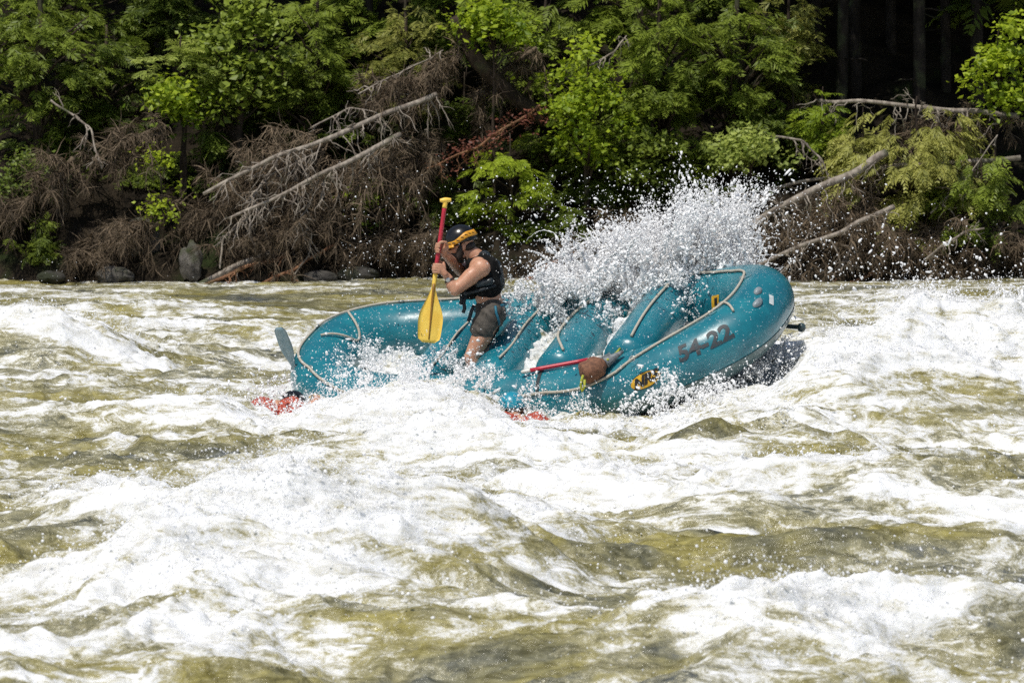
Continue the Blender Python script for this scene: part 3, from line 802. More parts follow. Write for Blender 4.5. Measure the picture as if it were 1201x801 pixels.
        P3 = tube_surf(s0 + xr, f0 + yr / RR, off)
        for v, c in zip(bm.verts, P3): v.co = Vector(c)
        bm.to_mesh(me); bm.free(); me.name = name
        return obj(name, me, mat, parent)
    text_on('registration_number', '54-22', s_of_u(1.53), R(40), .172, M['numbers'], .004, raft, bold=.006, xs=.9)
    text_on('registration_number', '54-22', s_of_u(-.02), R(18), .172, M['numbers'], .004, raft, bold=.006, xs=.9)
    lg = patch('logo', s_of_u(1.13), R(19), .108, .056, M['yellowlogo'], .004, raft, rot=.12)
    lr = patch('logo_rim', s_of_u(1.13), R(19), .115, .063, M['black'], .0025, lg, rot=.12)
    text_on('logo_letters', 'NRS', s_of_u(1.13), R(19), .098, M['black'], .0065, lg, rot=.12, bold=.006, shear=.3, wave=.006)
    lg = patch('logo', s_of_u(-1.48), R(10), .10, .062, M['yellowlogo'], .004, raft)
    text_on('logo_letters', 'NRS', s_of_u(-1.48), R(10), .10, M['black'], .0065, lg, bold=.006, shear=.3)
    patch('sticker', PERIM - .10, R(38), .045, .020, simple('white_sticker', (.62, .66, .66), (.45, .5, .5), .5), .004, raft, ell=False, rot=.5)
    wl = patch('warning_label', s_of_u(1.45, False), R(165), .055, .05, M['yellowlogo'], .004, raft, ell=False)
    patch('label_print', s_of_u(1.45, False) - .01, R(165), .022, .03, M['black'], .006, wl, ell=False)
    # strap round the near tube
    S, P = np.meshgrid(s_of_u(.30) + np.linspace(-.014, .014, 3), np.linspace(R(36), R(150), 24), indexing='ij')
    V = tube_surf(S, P, .005); i = np.arange(2)[:, None] * 24; j = np.arange(23)[None]
    obj('tube_strap', mesh_np('tube_strap', V.reshape(-1, 3), [np.stack([i + j, i + j + 1, i + 24 + j + 1, i + 24 + j], -1).reshape(-1, 4)]), M['darkstrap'], raft)
    # seams: thin tape bands
    for u0, nr_ in ((-1.0, True), (1.02, True), (1.0, False), (-.6, False)):
        S, P = np.meshgrid(s_of_u(u0, nr_) + np.linspace(-.02, .02, 3), np.linspace(-.6, math.pi + .6, 40), indexing='ij')
        V = tube_surf(S, P, .003); i = np.arange(2)[:, None] * 40; j = np.arange(39)[None]
        obj('seam_tape', mesh_np('seam_tape', V.reshape(-1, 3), [np.stack([i + j, i + j + 1, i + 40 + j + 1, i + 40 + j], -1).reshape(-1, 4)]), M['raft'], raft)
    return raft
build_raft()

# white water swirling inside the raft
def inner_foam():
    nu, nv = 340, 170
    u = np.linspace(-1.55, 1.35, nu)[:, None] + np.zeros(nv)[None]; vmax = .60 * (1 - np.abs(u / 1.75) ** 3.5).clip(0) ** .4
    v = np.linspace(-1, 1, nv)[None] * vmax
    b = lambda s, k: np.sqrt(perlin(u / s, v / s, k) ** 2 + .004) * 2
    w = -.08 + .07 * perlin(u / .5, v / .4, 41) + .05 * (b(.22, 42) - .4) + .04 * (b(.1, 43) - .4) + .016 * (b(.05, 44) - .4)
    w = w + .14 * np.exp(-((u + .02) / .16) ** 2) + .16 * np.exp(-((u - .62) / .14) ** 2) - .04 * (v > .3) + .05 * np.exp(-((u + 1.25) / .2) ** 2)
    w = w + .08 * sstep(-.2, .5, v) * sstep(-.3, .3, u)
    w = w * 1.0 + rise(u) - .04 * sstep(.8, 1.3, u)
    f = .75 + .35 * perlin(u / .3, v / .3, 45)
    V = rpt(u, v, w).reshape(-1, 3)
    i = np.arange(nu - 1)[:, None] * nv; j = np.arange(nv - 1)[None]
    F = np.stack([i + j, i + nv + j, i + nv + j + 1, i + j + 1], -1).reshape(-1, 4)
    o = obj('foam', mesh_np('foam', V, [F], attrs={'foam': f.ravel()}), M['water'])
    tag(o, 'white foaming water swirling inside the raft between its seats', 'foam', kind='stuff')
inner_foam()

# ------------------------------------------------------------------ paddles
def blade_mesh(mb, a, b, wmax, nrm, thick=.012, n=18, tipround=.12):
    """paddle blade from throat a to tip b, widest near the tip; nrm = face normal"""
    a = np.asarray(a, float); b = np.asarray(b, float); d = b - a; L = np.linalg.norm(d); d = d / L
    side = np.cross(d, nrm); side /= np.linalg.norm(side); nrm = np.cross(side, d)
    t = np.linspace(0, 1, n)
    w = wmax * (.14 + .86 * sstep(0, .62, t)) * (1 - .10 * sstep(.6, 1, t))
    w = w * np.sqrt(np.clip(1 - np.clip((t - (1 - tipround)) / tipround, 0, 1) ** 2.6 * .72, 0, 1))
    th = thick * (1 - .5 * t)
    V = []
    m = 7; q = np.linspace(-1, 1, m)
    for sgn in (1, -1):
        for k in range(n):
            c = a + d * L * t[k]
            for x in q: V.append(c + side * w[k] * x * .5 + nrm * sgn * th[k] * (1 - .75 * x * x))
    V = np.array(V); F = []
    for k in range(n - 1):
        for x in range(m - 1):
            f = (k * m + x, k * m + x + 1, (k + 1) * m + x + 1, (k + 1) * m + x); F.append(f); F.append(tuple(n * m + y for y in f[::-1]))
        for x, fl in ((0, 1), (m - 1, 0)):
            f = (k * m + x, (k + 1) * m + x, n * m + (k + 1) * m + x, n * m + k * m + x); F.append(f if not fl else f[::-1])
    for k, fl in ((0, 0), (n - 1, 1)):
        for x in range(m - 1):
            f = (k * m + x, n * m + k * m + x, n * m + k * m + x + 1, k * m + x + 1); F.append(f if not fl else f[::-1])
    mb.add(V, None, F)

def line(a, b, n): return np.asarray(a)[None] + (np.asarray(b) - np.asarray(a))[None] * np.linspace(0, 1, n)[:, None]

PY = 43.66
GRIP, THROAT, TIP = at(522.5, 235, PY), at(508.8, 333, PY), at(502.5, 402, PY - .02)
def hand_paddle():
    t = thing('paddle', 'upright paddle with red shaft, yellow grip and yellow blade held by the paddler', 'paddle', TIP)
    ax = (GRIP - THROAT) / np.linalg.norm(GRIP - THROAT)
    mb = MB(); mb.tube(line(GRIP - ax * .02, at(511, 318, PY), 8), .0165, 14); mb.build('shaft', M['red'], t)
    mb = MB(); a, b = at(511.2, 317, PY), at(506.8, 352, PY); mb.tube(line(a, b, 6), np.linspace(.019, .015, 6), 14); mb.build('ferrule', M['yellow'], t)
    mb = MB(); side = np.array([1, .25, .06]); side /= np.linalg.norm(side)
    q = np.linspace(-.043, .043, 13)
    mb.tube([GRIP + side * x for x in q], .017 + .004 * np.cos(q * 60), 14); mb.tube(line(GRIP - ax * .06, GRIP, 5), np.linspace(.0185, .0175, 5), 14)
    mb.build('grip', M['yellow'], t)
    mb = MB(); blade_mesh(mb, THROAT, TIP, .192, np.array([.10, -1, .06])); bl = mb.build('blade', M['yellow'], t)
    mb = MB(); n = np.array([.10, -1, .06]); n /= np.linalg.norm(n)
    mb.tube(line(THROAT + n * .012, THROAT + (TIP - THROAT) * .94 + n * .008, 10), np.linspace(.012, .005, 10), 8); mb.build('blade_rib', M['rib'], bl)
hand_paddle()

def lying_paddle():
    sa, fa = s_of_u(.10), R(82)
    a = at(611, 436.5, 43.12); b = at(690, 422, 43.08); c = at(706, 419, 43.07); d = at(748, 413, 43.2)
    t = thing('paddle', 'red shafted paddle with white tip lying along the near tube by the brown bag', 'paddle', b)
    mb = MB(); mb.tube(line(at(621, 434.6, 43.12), b, 6), .0165, 12); mb.build('shaft', M['red'], t)
    mb = MB(); e = np.linspace(0, 1, 7); mb.tube(line(a, at(622, 434.4, 43.12), 7), .017 * np.sqrt(np.clip(.3 + e * 2, 0, 1)), 12); mb.build('grip', simple('white_plastic', (.72, .70, .64), (.6, .58, .52), .4), t)
    mb = MB(); mb.tube(line(b, c, 4), .018, 12); mb.build('ferrule', simple('pale_plastic', (.62, .62, .58), (.5, .5, .47), .4), t)
    mb = MB(); blade_mesh(mb, c, d, .17, np.array([.05, -.75, .66])); mb.build('blade', simple('grey_blade', (.10, .12, .125), (.18, .20, .2), .35), t)
lying_paddle()

def throw_bag():
    a, b = at(681, 440, 42.80), at(713, 424, 42.84)
    t = thing('throw_bag', 'brown cylindrical stuff sack tied on the near tube with a yellow green cord', 'bag', a)
    d = b - a; mb = MB(); q = np.linspace(0, 1, 22)
    r = .088 * np.array([.15, .7, .93, 1, 1.0, .99, 1, 1, .98, 1, 1, .99, .98, .96, .93, .86, .76, .62, .48, .36, .3, .1])
    P = a + d * q[:, None]; mb.tube(P, r, 28); V = mb.V[0]
    V += np.stack([perlin(V[:, 0] * 30, V[:, 2] * 30, 3), perlin(V[:, 0] * 28, V[:, 2] * 30, 4), perlin(V[:, 0] * 26, V[:, 2] * 30, 5)], -1) * .006
    mb.build('sack', M['brownbag'], t)
    mb = MB(); mb.tube(line(b - d * .10, b + d * .55 + np.array([0, 0, .02]), 8), np.linspace(.045, .012, 8), 12); mb.build('sack_neck', simple('grey_fabric', (.09, .10, .11), (.2, .22, .23), .6, 40, .5), t)
    mb = MB(); p = [at(684, 440, 42.70), at(682, 446, 42.69), at(681, 453, 42.70), at(682.5, 459, 42.70), at(686, 453, 42.69), at(685.5, 445, 42.69)]
    P = np.array(p); 
    mb.tube(P, .010, 8); mb.build('cord', M['greenyellow'], t)
    mb = MB(); mb.tube([at(712, 422.5, 42.80), at(718, 418, 42.86), at(724, 413, 42.95), at(727, 409, 43.05)], .010, 8); mb.build('cord', M['greenyellow'], t)
throw_bag()

def bow_pole():
    a, b = at(895, 380, 43.9), at(939, 384, 43.55)
    t = thing('paddle', 'dark paddle handle with knob end sticking out behind the raised bow', 'paddle', a)
    d = (b - a) / np.linalg.norm(b - a)
    mb = MB(); mb.tube(line(a - d * .55, b, 8), .0175, 14); mb.build('shaft', M['steel'], t)
    mb = MB(); mb.ball(b + d * .01, (.034, .034, .036)); side = np.cross(d, [0, 1, 0]); mb.tube([b + side * x for x in np.linspace(-.035, .035, 7)], .02, 12); mb.build('grip', M['steel'], t)
    mb = MB(); blade_mesh(mb, a - d * .5, a - d * .95, .18, np.array([0, -.5, 1.])); mb.build('blade', M['steel'], t)
bow_pole()

def stern_blade():
    a, b = at(342, 424, 44.25), at(327, 384, 44.2)
    t = thing('paddle', 'grey blue paddle blade poking up from the water beside the stern', 'paddle', a)
    d = b - a
    mb = MB(); blade_mesh(mb, a - d * .35, b, .16, np.array([-.75, -.62, .15])); mb.build('blade', M['bluegrey'], t)
    mb = MB(); mb.tube(line(a - d * 2.6 + np.array([0, .5, 0]) * 0, a - d * .3, 6), .016, 10); mb.build('shaft', M['steel'], t)
stern_blade()

# ------------------------------------------------------------------ people
def hand(mb, shaft_pt, ax, side_x, palm_dir, wrist, sgn=1, sc=1.0):
    """five fingers closed round a near-vertical shaft. sgn=+1: back of the hand towards the viewer, fingers go round the front; -1: fingertips towards the viewer"""
    X = np.array([1, 0, 0.]); Yv = np.array([0, 1, 0.])
    kn = lambda x, y, z: shaft_pt + X * x + Yv * y * sgn + ax * z
    palm_c = kn(.034, -.022, 0)
    mb.capsule(kn(.02, -.032, .028), kn(.045, -.018, .020), .0135, .015, 12)
    mb.capsule(kn(.02, -.033, .008), kn(.05, -.018, .004), .0140, .017, 12)
    mb.capsule(kn(.02, -.032, -.012), kn(.05, -.018, -.010), .0140, .017, 12)
    mb.capsule(kn(.018, -.030, -.030), kn(.045, -.018, -.022), .0125, .015, 12)
    mb.capsule(palm_c, wrist, .022, .024, 14)
    for k, (z, L) in enumerate(((.033, .95), (.012, 1.04), (-.010, 1.0), (-.031, .82))):
        r = .0098 if k < 3 else .0085
        pts = [kn(.018, -.033, z), kn(-.018 * L, -.034, z + .002), kn(-.037 * L, -.006, z + .001), kn(-.026, .022, z - .001), kn(-.005 * L, .030, z - .002)]
        for a, b, ra, rb in zip(pts[:-1], pts[1:], (r * 1.1, r, r * .95, r * .9), (r, r * .95, r * .9, r * .8)): mb.capsule(a, b, ra, rb, 10)
    th = [kn(.048, -.010, .022), kn(.038, .018, .045), kn(.012, .030, .05), kn(-.012, .026, .048)]
    for a, b, ra, rb in zip(th[:-1], th[1:], (.0145, .012, .0105), (.012, .0105, .009)): mb.capsule(a, b, ra, rb, 10)

def build_man():
    man = thing('person', 'bearded person in black helmet and life jacket bracing with an upright paddle inside the raft', 'person', at(560, 425, 44.0))
    mb = MB(); cap = mb.capsule
    YN, YC, YF = 43.74, 43.95, 44.16             # near, centre and far side of the body
    # head, tilted down towards the water
    hc = at(540.5, 283, YC)
    pt = R(14); rot = np.array([[math.cos(pt), 0, -math.sin(pt)], [0, 1, 0], [math.sin(pt), 0, math.cos(pt)]])
    L = lambda x, y, z: hc + rot @ np.array([x, y, z])  # -x is where the face looks
    mb.ball(hc, (.098, .078, .098), rot)
    mb.ball(L(-.030, 0, -.060), (.070, .062, .078), rot)
    mb.ball(L(-.060, 0, -.125), (.030, .034, .026), rot)
    mb.capsule(L(-.02, -.035, -.11), L(-.055, -.015, -.125), .03, .022); mb.capsule(L(-.02, .035, -.11), L(-.055, .015, -.125), .03, .022)
    mb.capsule(L(-.092, 0, -.030), L(-.117, 0, -.062), .010, .0165, 12)            # nose
    mb.capsule(L(-.090, -.016, -.062), L(-.090, .016, -.062), .012, .012, 10)
    for sg in (-1, 1):
        mb.ball(L(-.088, sg * .031, -.022), (.012, .016, .012)); mb.capsule(L(-.092, sg * .045, -.008), L(-.098, sg * .012, -.006), .011, .012, 10)
        mb.ball(L(-.060, sg * .048, -.055), (.026, .020, .024))
        mb.ball(L(.012, sg * .080, -.045), (.020, .009, .033))
    mb.capsule(L(-.098, -.018, -.092), L(-.098, .018, -.092), .011, .011, 10)
    mb.capsule(L(.022, 0, -.07), at(559, 302, YC), .058, .068)                        # neck
    # torso
    nb, ch, wa, hi = at(559, 304, YC), at(567, 322, YC), at(573, 350, YC), at(578, 366, YC)
    for s_, yy in ((1, -.085), (-1, .085)):
        o_ = np.array([0, yy, 0]); cap(ch + o_, wa + o_ * .9, .112, .100); cap(wa + o_ * .9, hi + o_ * .9, .100, .094)
    cap(at(562, 313, YN + .08), at(562, 313, YF - .08), .080, .080)
    # near arm: shoulder, elbow, wrist
    sh, el = at(563, 315.5, YN - .01), at(533.5, 340.5, YN - .07)
    shaft_hit = at(513.2, 315, PY); wr = at(526, 326, YN - .06)
    cap(sh, sh + (el - sh) * .35, .070, .062); cap(sh + (el - sh) * .35, sh + (el - sh) * .75, .066, .052); cap(sh + (el - sh) * .75, el, .052, .045)
    mb.ball(sh + np.array([.006, -.01, .006]), (.076, .070, .074))
    fm = el + (wr - el) * .4; cap(el, fm + np.array([-.006, 0, 0]), .046, .045); cap(fm + np.array([-.006, 0, 0]), wr, .045, .031)
    ax = (GRIP - THROAT) / np.linalg.norm(GRIP - THROAT)
    cap(wr, at(519.5, 319, PY - .01), .031, .026)
    hand(mb, shaft_hit, ax, 1, 1, at(522, 321.5, PY - .025), 1, 1)
    # far arm
    sh2, el2, wr2 = at(556, 312, YF), at(541, 318, YF - .06), at(521, 297.5, PY + .06)
    cap(sh2, el2, .066, .046); fm = el2 + (wr2 - el2) * .4; cap(el2, fm, .046, .043); cap(fm, wr2, .043, .030)
    hit2 = at(516.4, 291, PY); cap(wr2, at(519.5, 294.5, PY + .03), .030, .026)
    hand(mb, hit2, ax, 1, 1, at(520, 295.5, PY + .03), -1, 1)
    # legs: thighs forward and down, knees low, shins back to the floor
    for yy, dx in ((YN + .08, 0), (YF - .03, 2)):
        h_, k_, a_ = at(577 + dx, 369, yy), at(553 + dx, 419, yy - .04), at(566 + dx, 468, yy - .02)
        m_ = h_ + (k_ - h_) * .5; cap(h_, m_, .086, .078); cap(m_, k_, .078, .058)
        c_ = k_ + (a_ - k_) * .35; cap(k_, c_, .058, .058); cap(c_, a_, .058, .038)
        f_ = a_ + np.array([-.16, 0, -.03]); cap(a_ + np.array([.03, 0, -.02]), f_, .038, .030)
    body = remesh(mb, 'body', M['skin'], man, .0065, 3, .5)
    # beard and hair
    mb = MB(); mb.ball(L(-.040, 0, -.106), (.072, .068, .060), rot); mb.ball(L(-.072, 0, -.128), (.046, .046, .042), rot)
    for sg in (-1, 1): mb.capsule(L(-.008, sg * .068, -.045), L(-.045, sg * .050, -.11), .024, .034, 12)
    mb.capsule(L(-.100, -.022, -.080), L(-.100, .022, -.080), .010, .010, 10)
    remesh(mb, 'beard', M['hair'], man, .006, 2)
    mb = MB(); mb.ball(L(.045, 0, -.055), (.060, .072, .055), rot); remesh(mb, 'hair', M['hair'], man, .007, 2)
    # sunglasses
    mb = MB()
    for sg in (-1, 1): mb.ball(L(-.100, sg * .032, -.030), (.012, .028, .020), rot, 16)
    mb.capsule(L(-.108, -.012, -.024), L(-.108, .012, -.024), .005, .005, 8)
    for sg in (-1, 1): mb.capsule(L(-.092, sg * .060, -.024), L(.0, sg * .083, -.018), .005, .005, 8)
    mb.build('sunglasses', M['lens'], man)
    # helmet: shell, orange band and peak
    mb = MB(); th = np.linspace(.02, R(97), 18); ph = np.linspace(0, 2 * math.pi, 48, endpoint=False)
    V = []; 
    for t_ in th:
        for p_ in ph:
            lo = 1.0 - .10 * (math.cos(p_) > .2) 
            x, y, z = math.sin(t_) * math.cos(p_) * .122, math.sin(t_) * math.sin(p_) * .100, math.cos(t_) * .118
            V.append(L(x + .002, y, z + .004))
    def cap_faces(nr, na): 
        i = np.arange(nr - 1)[:, None] * na; j = np.arange(na)[None]; j2 = (j + 1) % na
        return np.stack([i + j, i + na + j, i + na + j2, i + j2], -1).reshape(-1, 4)
    mb.add(V, None, cap_faces(18, 48))
    hel = mb.build('helmet', M['helmet'], man)
    so = hel.modifiers.new('thick', 'SOLIDIFY'); so.thickness = .008; so.offset = 1
    mb = MB(); V = []
    ph2 = np.linspace(R(-178), R(178), 72)
    for p_ in ph2:
        # the band is low at the brow and climbs towards the back of the head
        c = (1 + math.cos(p_)) / 2                        # 0 at brow, 1 at back
        z0 = -.018 + .034 * sstep(.25, .8, c); wd = .030 + .016 * sstep(.2, .7, c)
        for q in (0, .33, .67, 1):
            z = z0 + wd * q
            rr_ = math.sqrt(max(.05, 1 - (z / .118) ** 2))
            V.append(L(math.cos(p_) * .1335 * rr_ + .002, math.sin(p_) * .1115 * rr_, z + .004))
    i = np.arange(71)[:, None] * 4; j = np.arange(3)[None]
    mb.add(V, None, np.stack([i + j, i + 4 + j, i + 4 + j + 1, i + j + 1], -1).reshape(-1, 4))
    bnd = mb.build('helmet_band', M['helmetband'], man)
    so = bnd.modifiers.new('thick', 'SOLIDIFY'); so.thickness = .004; so.offset = 1
    mb = MB()                                             # black slots cut in the band
    for sg in (-1, 1):
        mb = MB()
        for p_ in np.linspace(R(35), R(130), 7):
            c = (1 + math.cos(p_)) / 2; z = -.018 + .034 * sstep(.25, .8, c) + (.030 + .016 * sstep(.2, .7, c)) * .5
            r_ = math.sqrt(1 - (z / .118) ** 2)
            a = L(math.cos(p_ - .07) * .139 * r_ + .002, sg * math.sin(p_ - .07) * .117 * r_, z + .002); b = L(math.cos(p_ + .07) * .139 * r_ + .002, sg * math.sin(p_ + .07) * .117 * r_, z + .010)
            mb.capsule(a, b, .0028, .0028, 6)
        mb.build('slot_row', M['black'], bnd)
    mb = MB(); V = []
    for q in np.linspace(0, 1, 6):
        for p_ in np.linspace(-1, 1, 21):
            a_ = math.pi + p_ * R(64); ext = .130 + .040 * q * math.cos(p_ * 1.45)
            V.append(L(math.cos(a_) * ext, math.sin(a_) * (.108 + .012 * q), -.010 - .020 * q))
    i = np.arange(5)[:, None] * 21; j = np.arange(20)[None]
    mb.add(V, None, np.stack([i + j, i + j + 1, i + 21 + j + 1, i + 21 + j], -1).reshape(-1, 4))
    pk = mb.build('helmet_peak', M['helmetband'], man); so = pk.modifiers.new('thick', 'SOLIDIFY'); so.thickness = .006
    mb = MB()
    for sg in (-1, 1): mb.tube([L(-.01, sg * .092, -.01), L(-.02, sg * .083, -.07), L(-.045, sg * .055, -.135), L(-.05, 0, -.152)], .007, 8)
    mb.build('chin_strap', M['black'], hel)
    # life jacket: thick vest over the torso, open at the shoulders
    mb = MB()
    for yy in (-.10, .10):
        o_ = np.array([0, yy, 0])
        mb.capsule(ch + o_ + np.array([.0, 0, 0]), at(571, 335, YC) + o_, .124, .118)
    mb.capsule(at(553, 326, YC - .09), at(551, 340, YC - .09), .082, .078); mb.capsule(at(553, 326, YC + .09), at(551, 340, YC + .09), .082, .078)
    mb.capsule(at(570, 316, YC - .10), at(574, 331, YC - .10), .110, .100); mb.capsule(at(570, 316, YC + .10), at(574, 331, YC + .10), .110, .100)
    for yy in (-.125, .125): mb.capsule(at(566, 303, YC + yy * .95), at(552, 309, YC + yy * .85), .040, .040); mb.capsule(at(566, 303, YC + yy * .95), at(575, 310, YC + yy), .040, .06)
    vest = remesh(mb, 'life_jacket', M['vest'], man, .0075, 4); wrinkle(vest, .007, .09, 301)
    mb = MB(); mb.capsule(at(576, 315, YC - .07), at(580.5, 332, YC - .07), .088, .080); mb.capsule(at(576, 315, YC + .07), at(580.5, 332, YC + .07), .088, .080); mb.capsule(at(568, 301, YC - .06), at(574, 313, YC - .06), .05, .075); mb.capsule(at(568, 301, YC + .06), at(574, 313, YC + .06), .05, .075)
    remesh(mb, 'back_panel', M['vestpanel'], man, .0075, 4)
    # vest belt, buckles and dangling straps
    mb = MB(); a = np.linspace(0, 2 * math.pi, 40, endpoint=False)
    c0 = at(565, 338, YC); mb.tube(np.stack([c0[0] + .158 * np.cos(a), c0[1] + .245 * np.sin(a), c0[2] + .045 * np.cos(a)], -1), .012, 8, closed=True); mb.build('vest_belt', M['darkstrap'], man)
    for pts in ([(546, 347), (544, 355), (545, 362), (543, 367)], [(556, 358), (553, 365), (551, 372), (549, 377)], [(541, 346), (541.5, 352), (540, 357)]):
        mb = MB(); mb.tube([at(x, y, YC - .19) for x, y in pts], .014, 6); mb.build('strap', M['darkstrap'], man)
    # shorts with teal belt
    mb = MB()
    for yy, dx in ((YN + .08, 0), (YF - .03, 2)):
        h_, k_ = at(576 + dx, 368, yy), at(566 + dx, 386, yy - .02)
        mb.capsule(h_, k_, .108, .096)
    for yy in (-.085, .085): mb.capsule(at(574, 361, YC + yy), hi + np.array([-.02, yy, -.02]), .110, .118)
    sho = remesh(mb, 'shorts', M['shorts'], man, .0075, 3); wrinkle(sho, .010, .08, 303)
    mb = MB(); c0 = at(575, 360.5, YC)
    mb.tube(np.stack([c0[0] + .118 * np.cos(a), c0[1] + .205 * np.sin(a), c0[2] + .026 * np.cos(a)], -1), .0135, 8, closed=True); mb.build('waistband', M['teal'], man)
    mb = MB(); mb.tube([at(581, 359, YC - .215), at(582, 367, YC - .232), at(585, 376, YC - .222), at(585.5, 381, YC - .205)], .010, 8); mb.build('side_stripe', M['teal'], man)
    mb = MB(); mb.capsule(at(562, 333, YC - .235), at(575, 330, YC - .235), .030, .030); remesh(mb, 'pocket', M['vestpanel'], man, .006, 2)
    for sg in (-1, 1):
        mb = MB(); mb.tube([at(570, 303, YC + sg * .13), at(560, 309, YC + sg * .185), at(553, 320, YC + sg * .19)], .016, 8); mb.build('shoulder_strap', M['vestpanel'], man)
    # wrist watch
    mb = MB(); d = (fm := (at(523, 322, YN - .05) - wr)); ee = (wr - el) / np.linalg.norm(wr - el); s1 = np.cross(ee, [0, 1, 0]); s1 /= np.linalg.norm(s1); s2 = np.cross(ee, s1)
    cw = wr - ee * .02
    mb.tube([cw + .037 * (np.cos(q) * s1 + np.sin(q) * s2) for q in a], .008, 8, closed=True)
    wa_ = mb.build('watch', M['black'], man)
    mb = MB(); mb.ball(cw + np.array([-.012, -.038, .004]), (.020, .009, .018)); mb.build('watch_face', M['metal'], wa_)
build_man()

def swimmer(label, head, chest, hips, helmet_mat, arm=None, roth=0.0):
    t = thing('person', label, 'person', hips)
    mb = MB(); head, chest, hips = map(np.asarray, (head, chest, hips))
    mb.ball(head, (.085, .08, .105)); mb.ball(head + (-.03, -.05, -.05), (.05, .05, .06)); mb.capsule(head + (-.02, -.095, -.02), head + (-.02, -.10, -.045), .012, .016, 10)
    for sg in (-1, 1): mb.ball(head + (sg * .082, 0, -.02), (.012, .02, .03))
    mb.capsule(head + (0, 0, -.07), chest + (0, 0, .06), .055, .06)
    for sg in (-1, 1): mb.capsule(chest + (sg * .10, 0, 0), hips + (sg * .08, 0, 0), .115, .11)
    for sg in (-1, 1):
        a = chest + (sg * .2, 0, .04)
        if arm is not None and sg == 1:
            e, w_ = map(np.asarray, arm); mb.capsule(a, e, .062, .046); mb.capsule(e, w_, .046, .03)
            d = (w_ - e) / np.linalg.norm(w_ - e); s_ = np.cross(d, [0, 1, 0]); s_ /= np.linalg.norm(s_)
            mb.capsule(w_, w_ + d * .06, .028, .030)
            for k, (o_, L_) in enumerate(((-.030, .055), (-.010, .068), (.010, .064), (.030, .05))):
                p0 = w_ + d * .065 + s_ * o_; p1 = p0 + d * L_ * .5 + s_ * o_ * .25 + np.array([0, -.012, 0]); p2 = p1 + d * L_ * .4 + np.array([0, -.012, -.022])
                mb.capsule(p0, p1, .0105, .0095, 10); mb.capsule(p1, p2, .0095, .008, 10)
            p0 = w_ + d * .02 - s_ * .028; mb.capsule(p0, p0 + d * .045 - s_ * .03, .012, .0095, 10)
        else:
            e = a + (sg * .10, -.06, -.22); mb.capsule(a, e, .06, .045); mb.capsule(e, e + (-sg * .05, -.2, -.06), .045, .03)
            h_ = e + (-sg * .05, -.2, -.06); mb.capsule(h_, h_ + (0, -.06, -.01), .03, .03)
            for k in range(4): mb.capsule(h_ + (-.027 + .018 * k, -.06, -.01), h_ + (-.032 + .021 * k, -.125, -.03), .0105, .008, 10)
            mb.capsule(h_ + (sg * -.02, -.02, 0), h_ + (sg * -.055, -.06, -.01), .012, .009, 10)
        k_ = hips + (sg * .10, .12, -.40); mb.capsule(hips + (sg * .09, 0, -.02), k_, .095, .06); mb.capsule(k_, k_ + (0, .25, -.32), .058, .04)
        f_ = k_ + (0, .25, -.32); mb.capsule(f_, f_ + (0, -.03, -.16), .04, .03)
    remesh(mb, 'body', M['skin'], t, .008, 3)
    mb = MB()
    for sg in (-1, 1): mb.capsule(chest + (sg * .105, 0, .0), hips + (sg * .09, 0, .05), .140, .132); mb.capsule(chest + (sg * .12, -.02, .10), chest + (sg * .13, .06, .09), .05, .05)
    remesh(mb, 'life_jacket', M['redvest'], t, .009, 3)
    mb = MB(); th = np.linspace(.02, R(100), 14); ph = np.linspace(0, 2 * math.pi, 36, endpoint=False)
    V = [head + np.array([math.sin(a) * math.cos(b) * .108, math.sin(a) * math.sin(b) * .118 + .01, math.cos(a) * .118 + .01]) for a in th for b in ph]
    i = np.arange(13)[:, None] * 36; j = np.arange(36)[None]
    mb.add(V, None, np.stack([i + j, i + 36 + j, i + 36 + (j + 1) % 36, i + (j + 1) % 36], -1).reshape(-1, 4))
    h = mb.build('helmet', helmet_mat, t); so = h.modifiers.new('thick', 'SOLIDIFY'); so.thickness = .008
    mb = MB(); mb.tube([head + np.array([.112 * math.cos(a), .122 * math.sin(a) + .01, .0]) for a in np.linspace(0, 2 * math.pi, 36, endpoint=False)], .008, 8, closed=True); mb.build('helmet_rim', M['black'], h)
h1 = at(603, 474, 42.62)
swimmer('person in teal helmet and red jacket nearly buried in foam below the near tube', h1 + (-.02, 0, -.03), at(611, 505.5, 42.28), at(620, 556, 42.7), M['bluehelmet'])
h2 = at(347, 468, 43.35)
swimmer('person in dark helmet and red jacket in the water off the stern, reaching up', h2 + (-.02, 0, -.06), at(325, 487, 43.15), at(322, 560, 43.3), M['helmet'], (at(352, 486, 43.15), at(366, 474, 43.25)))

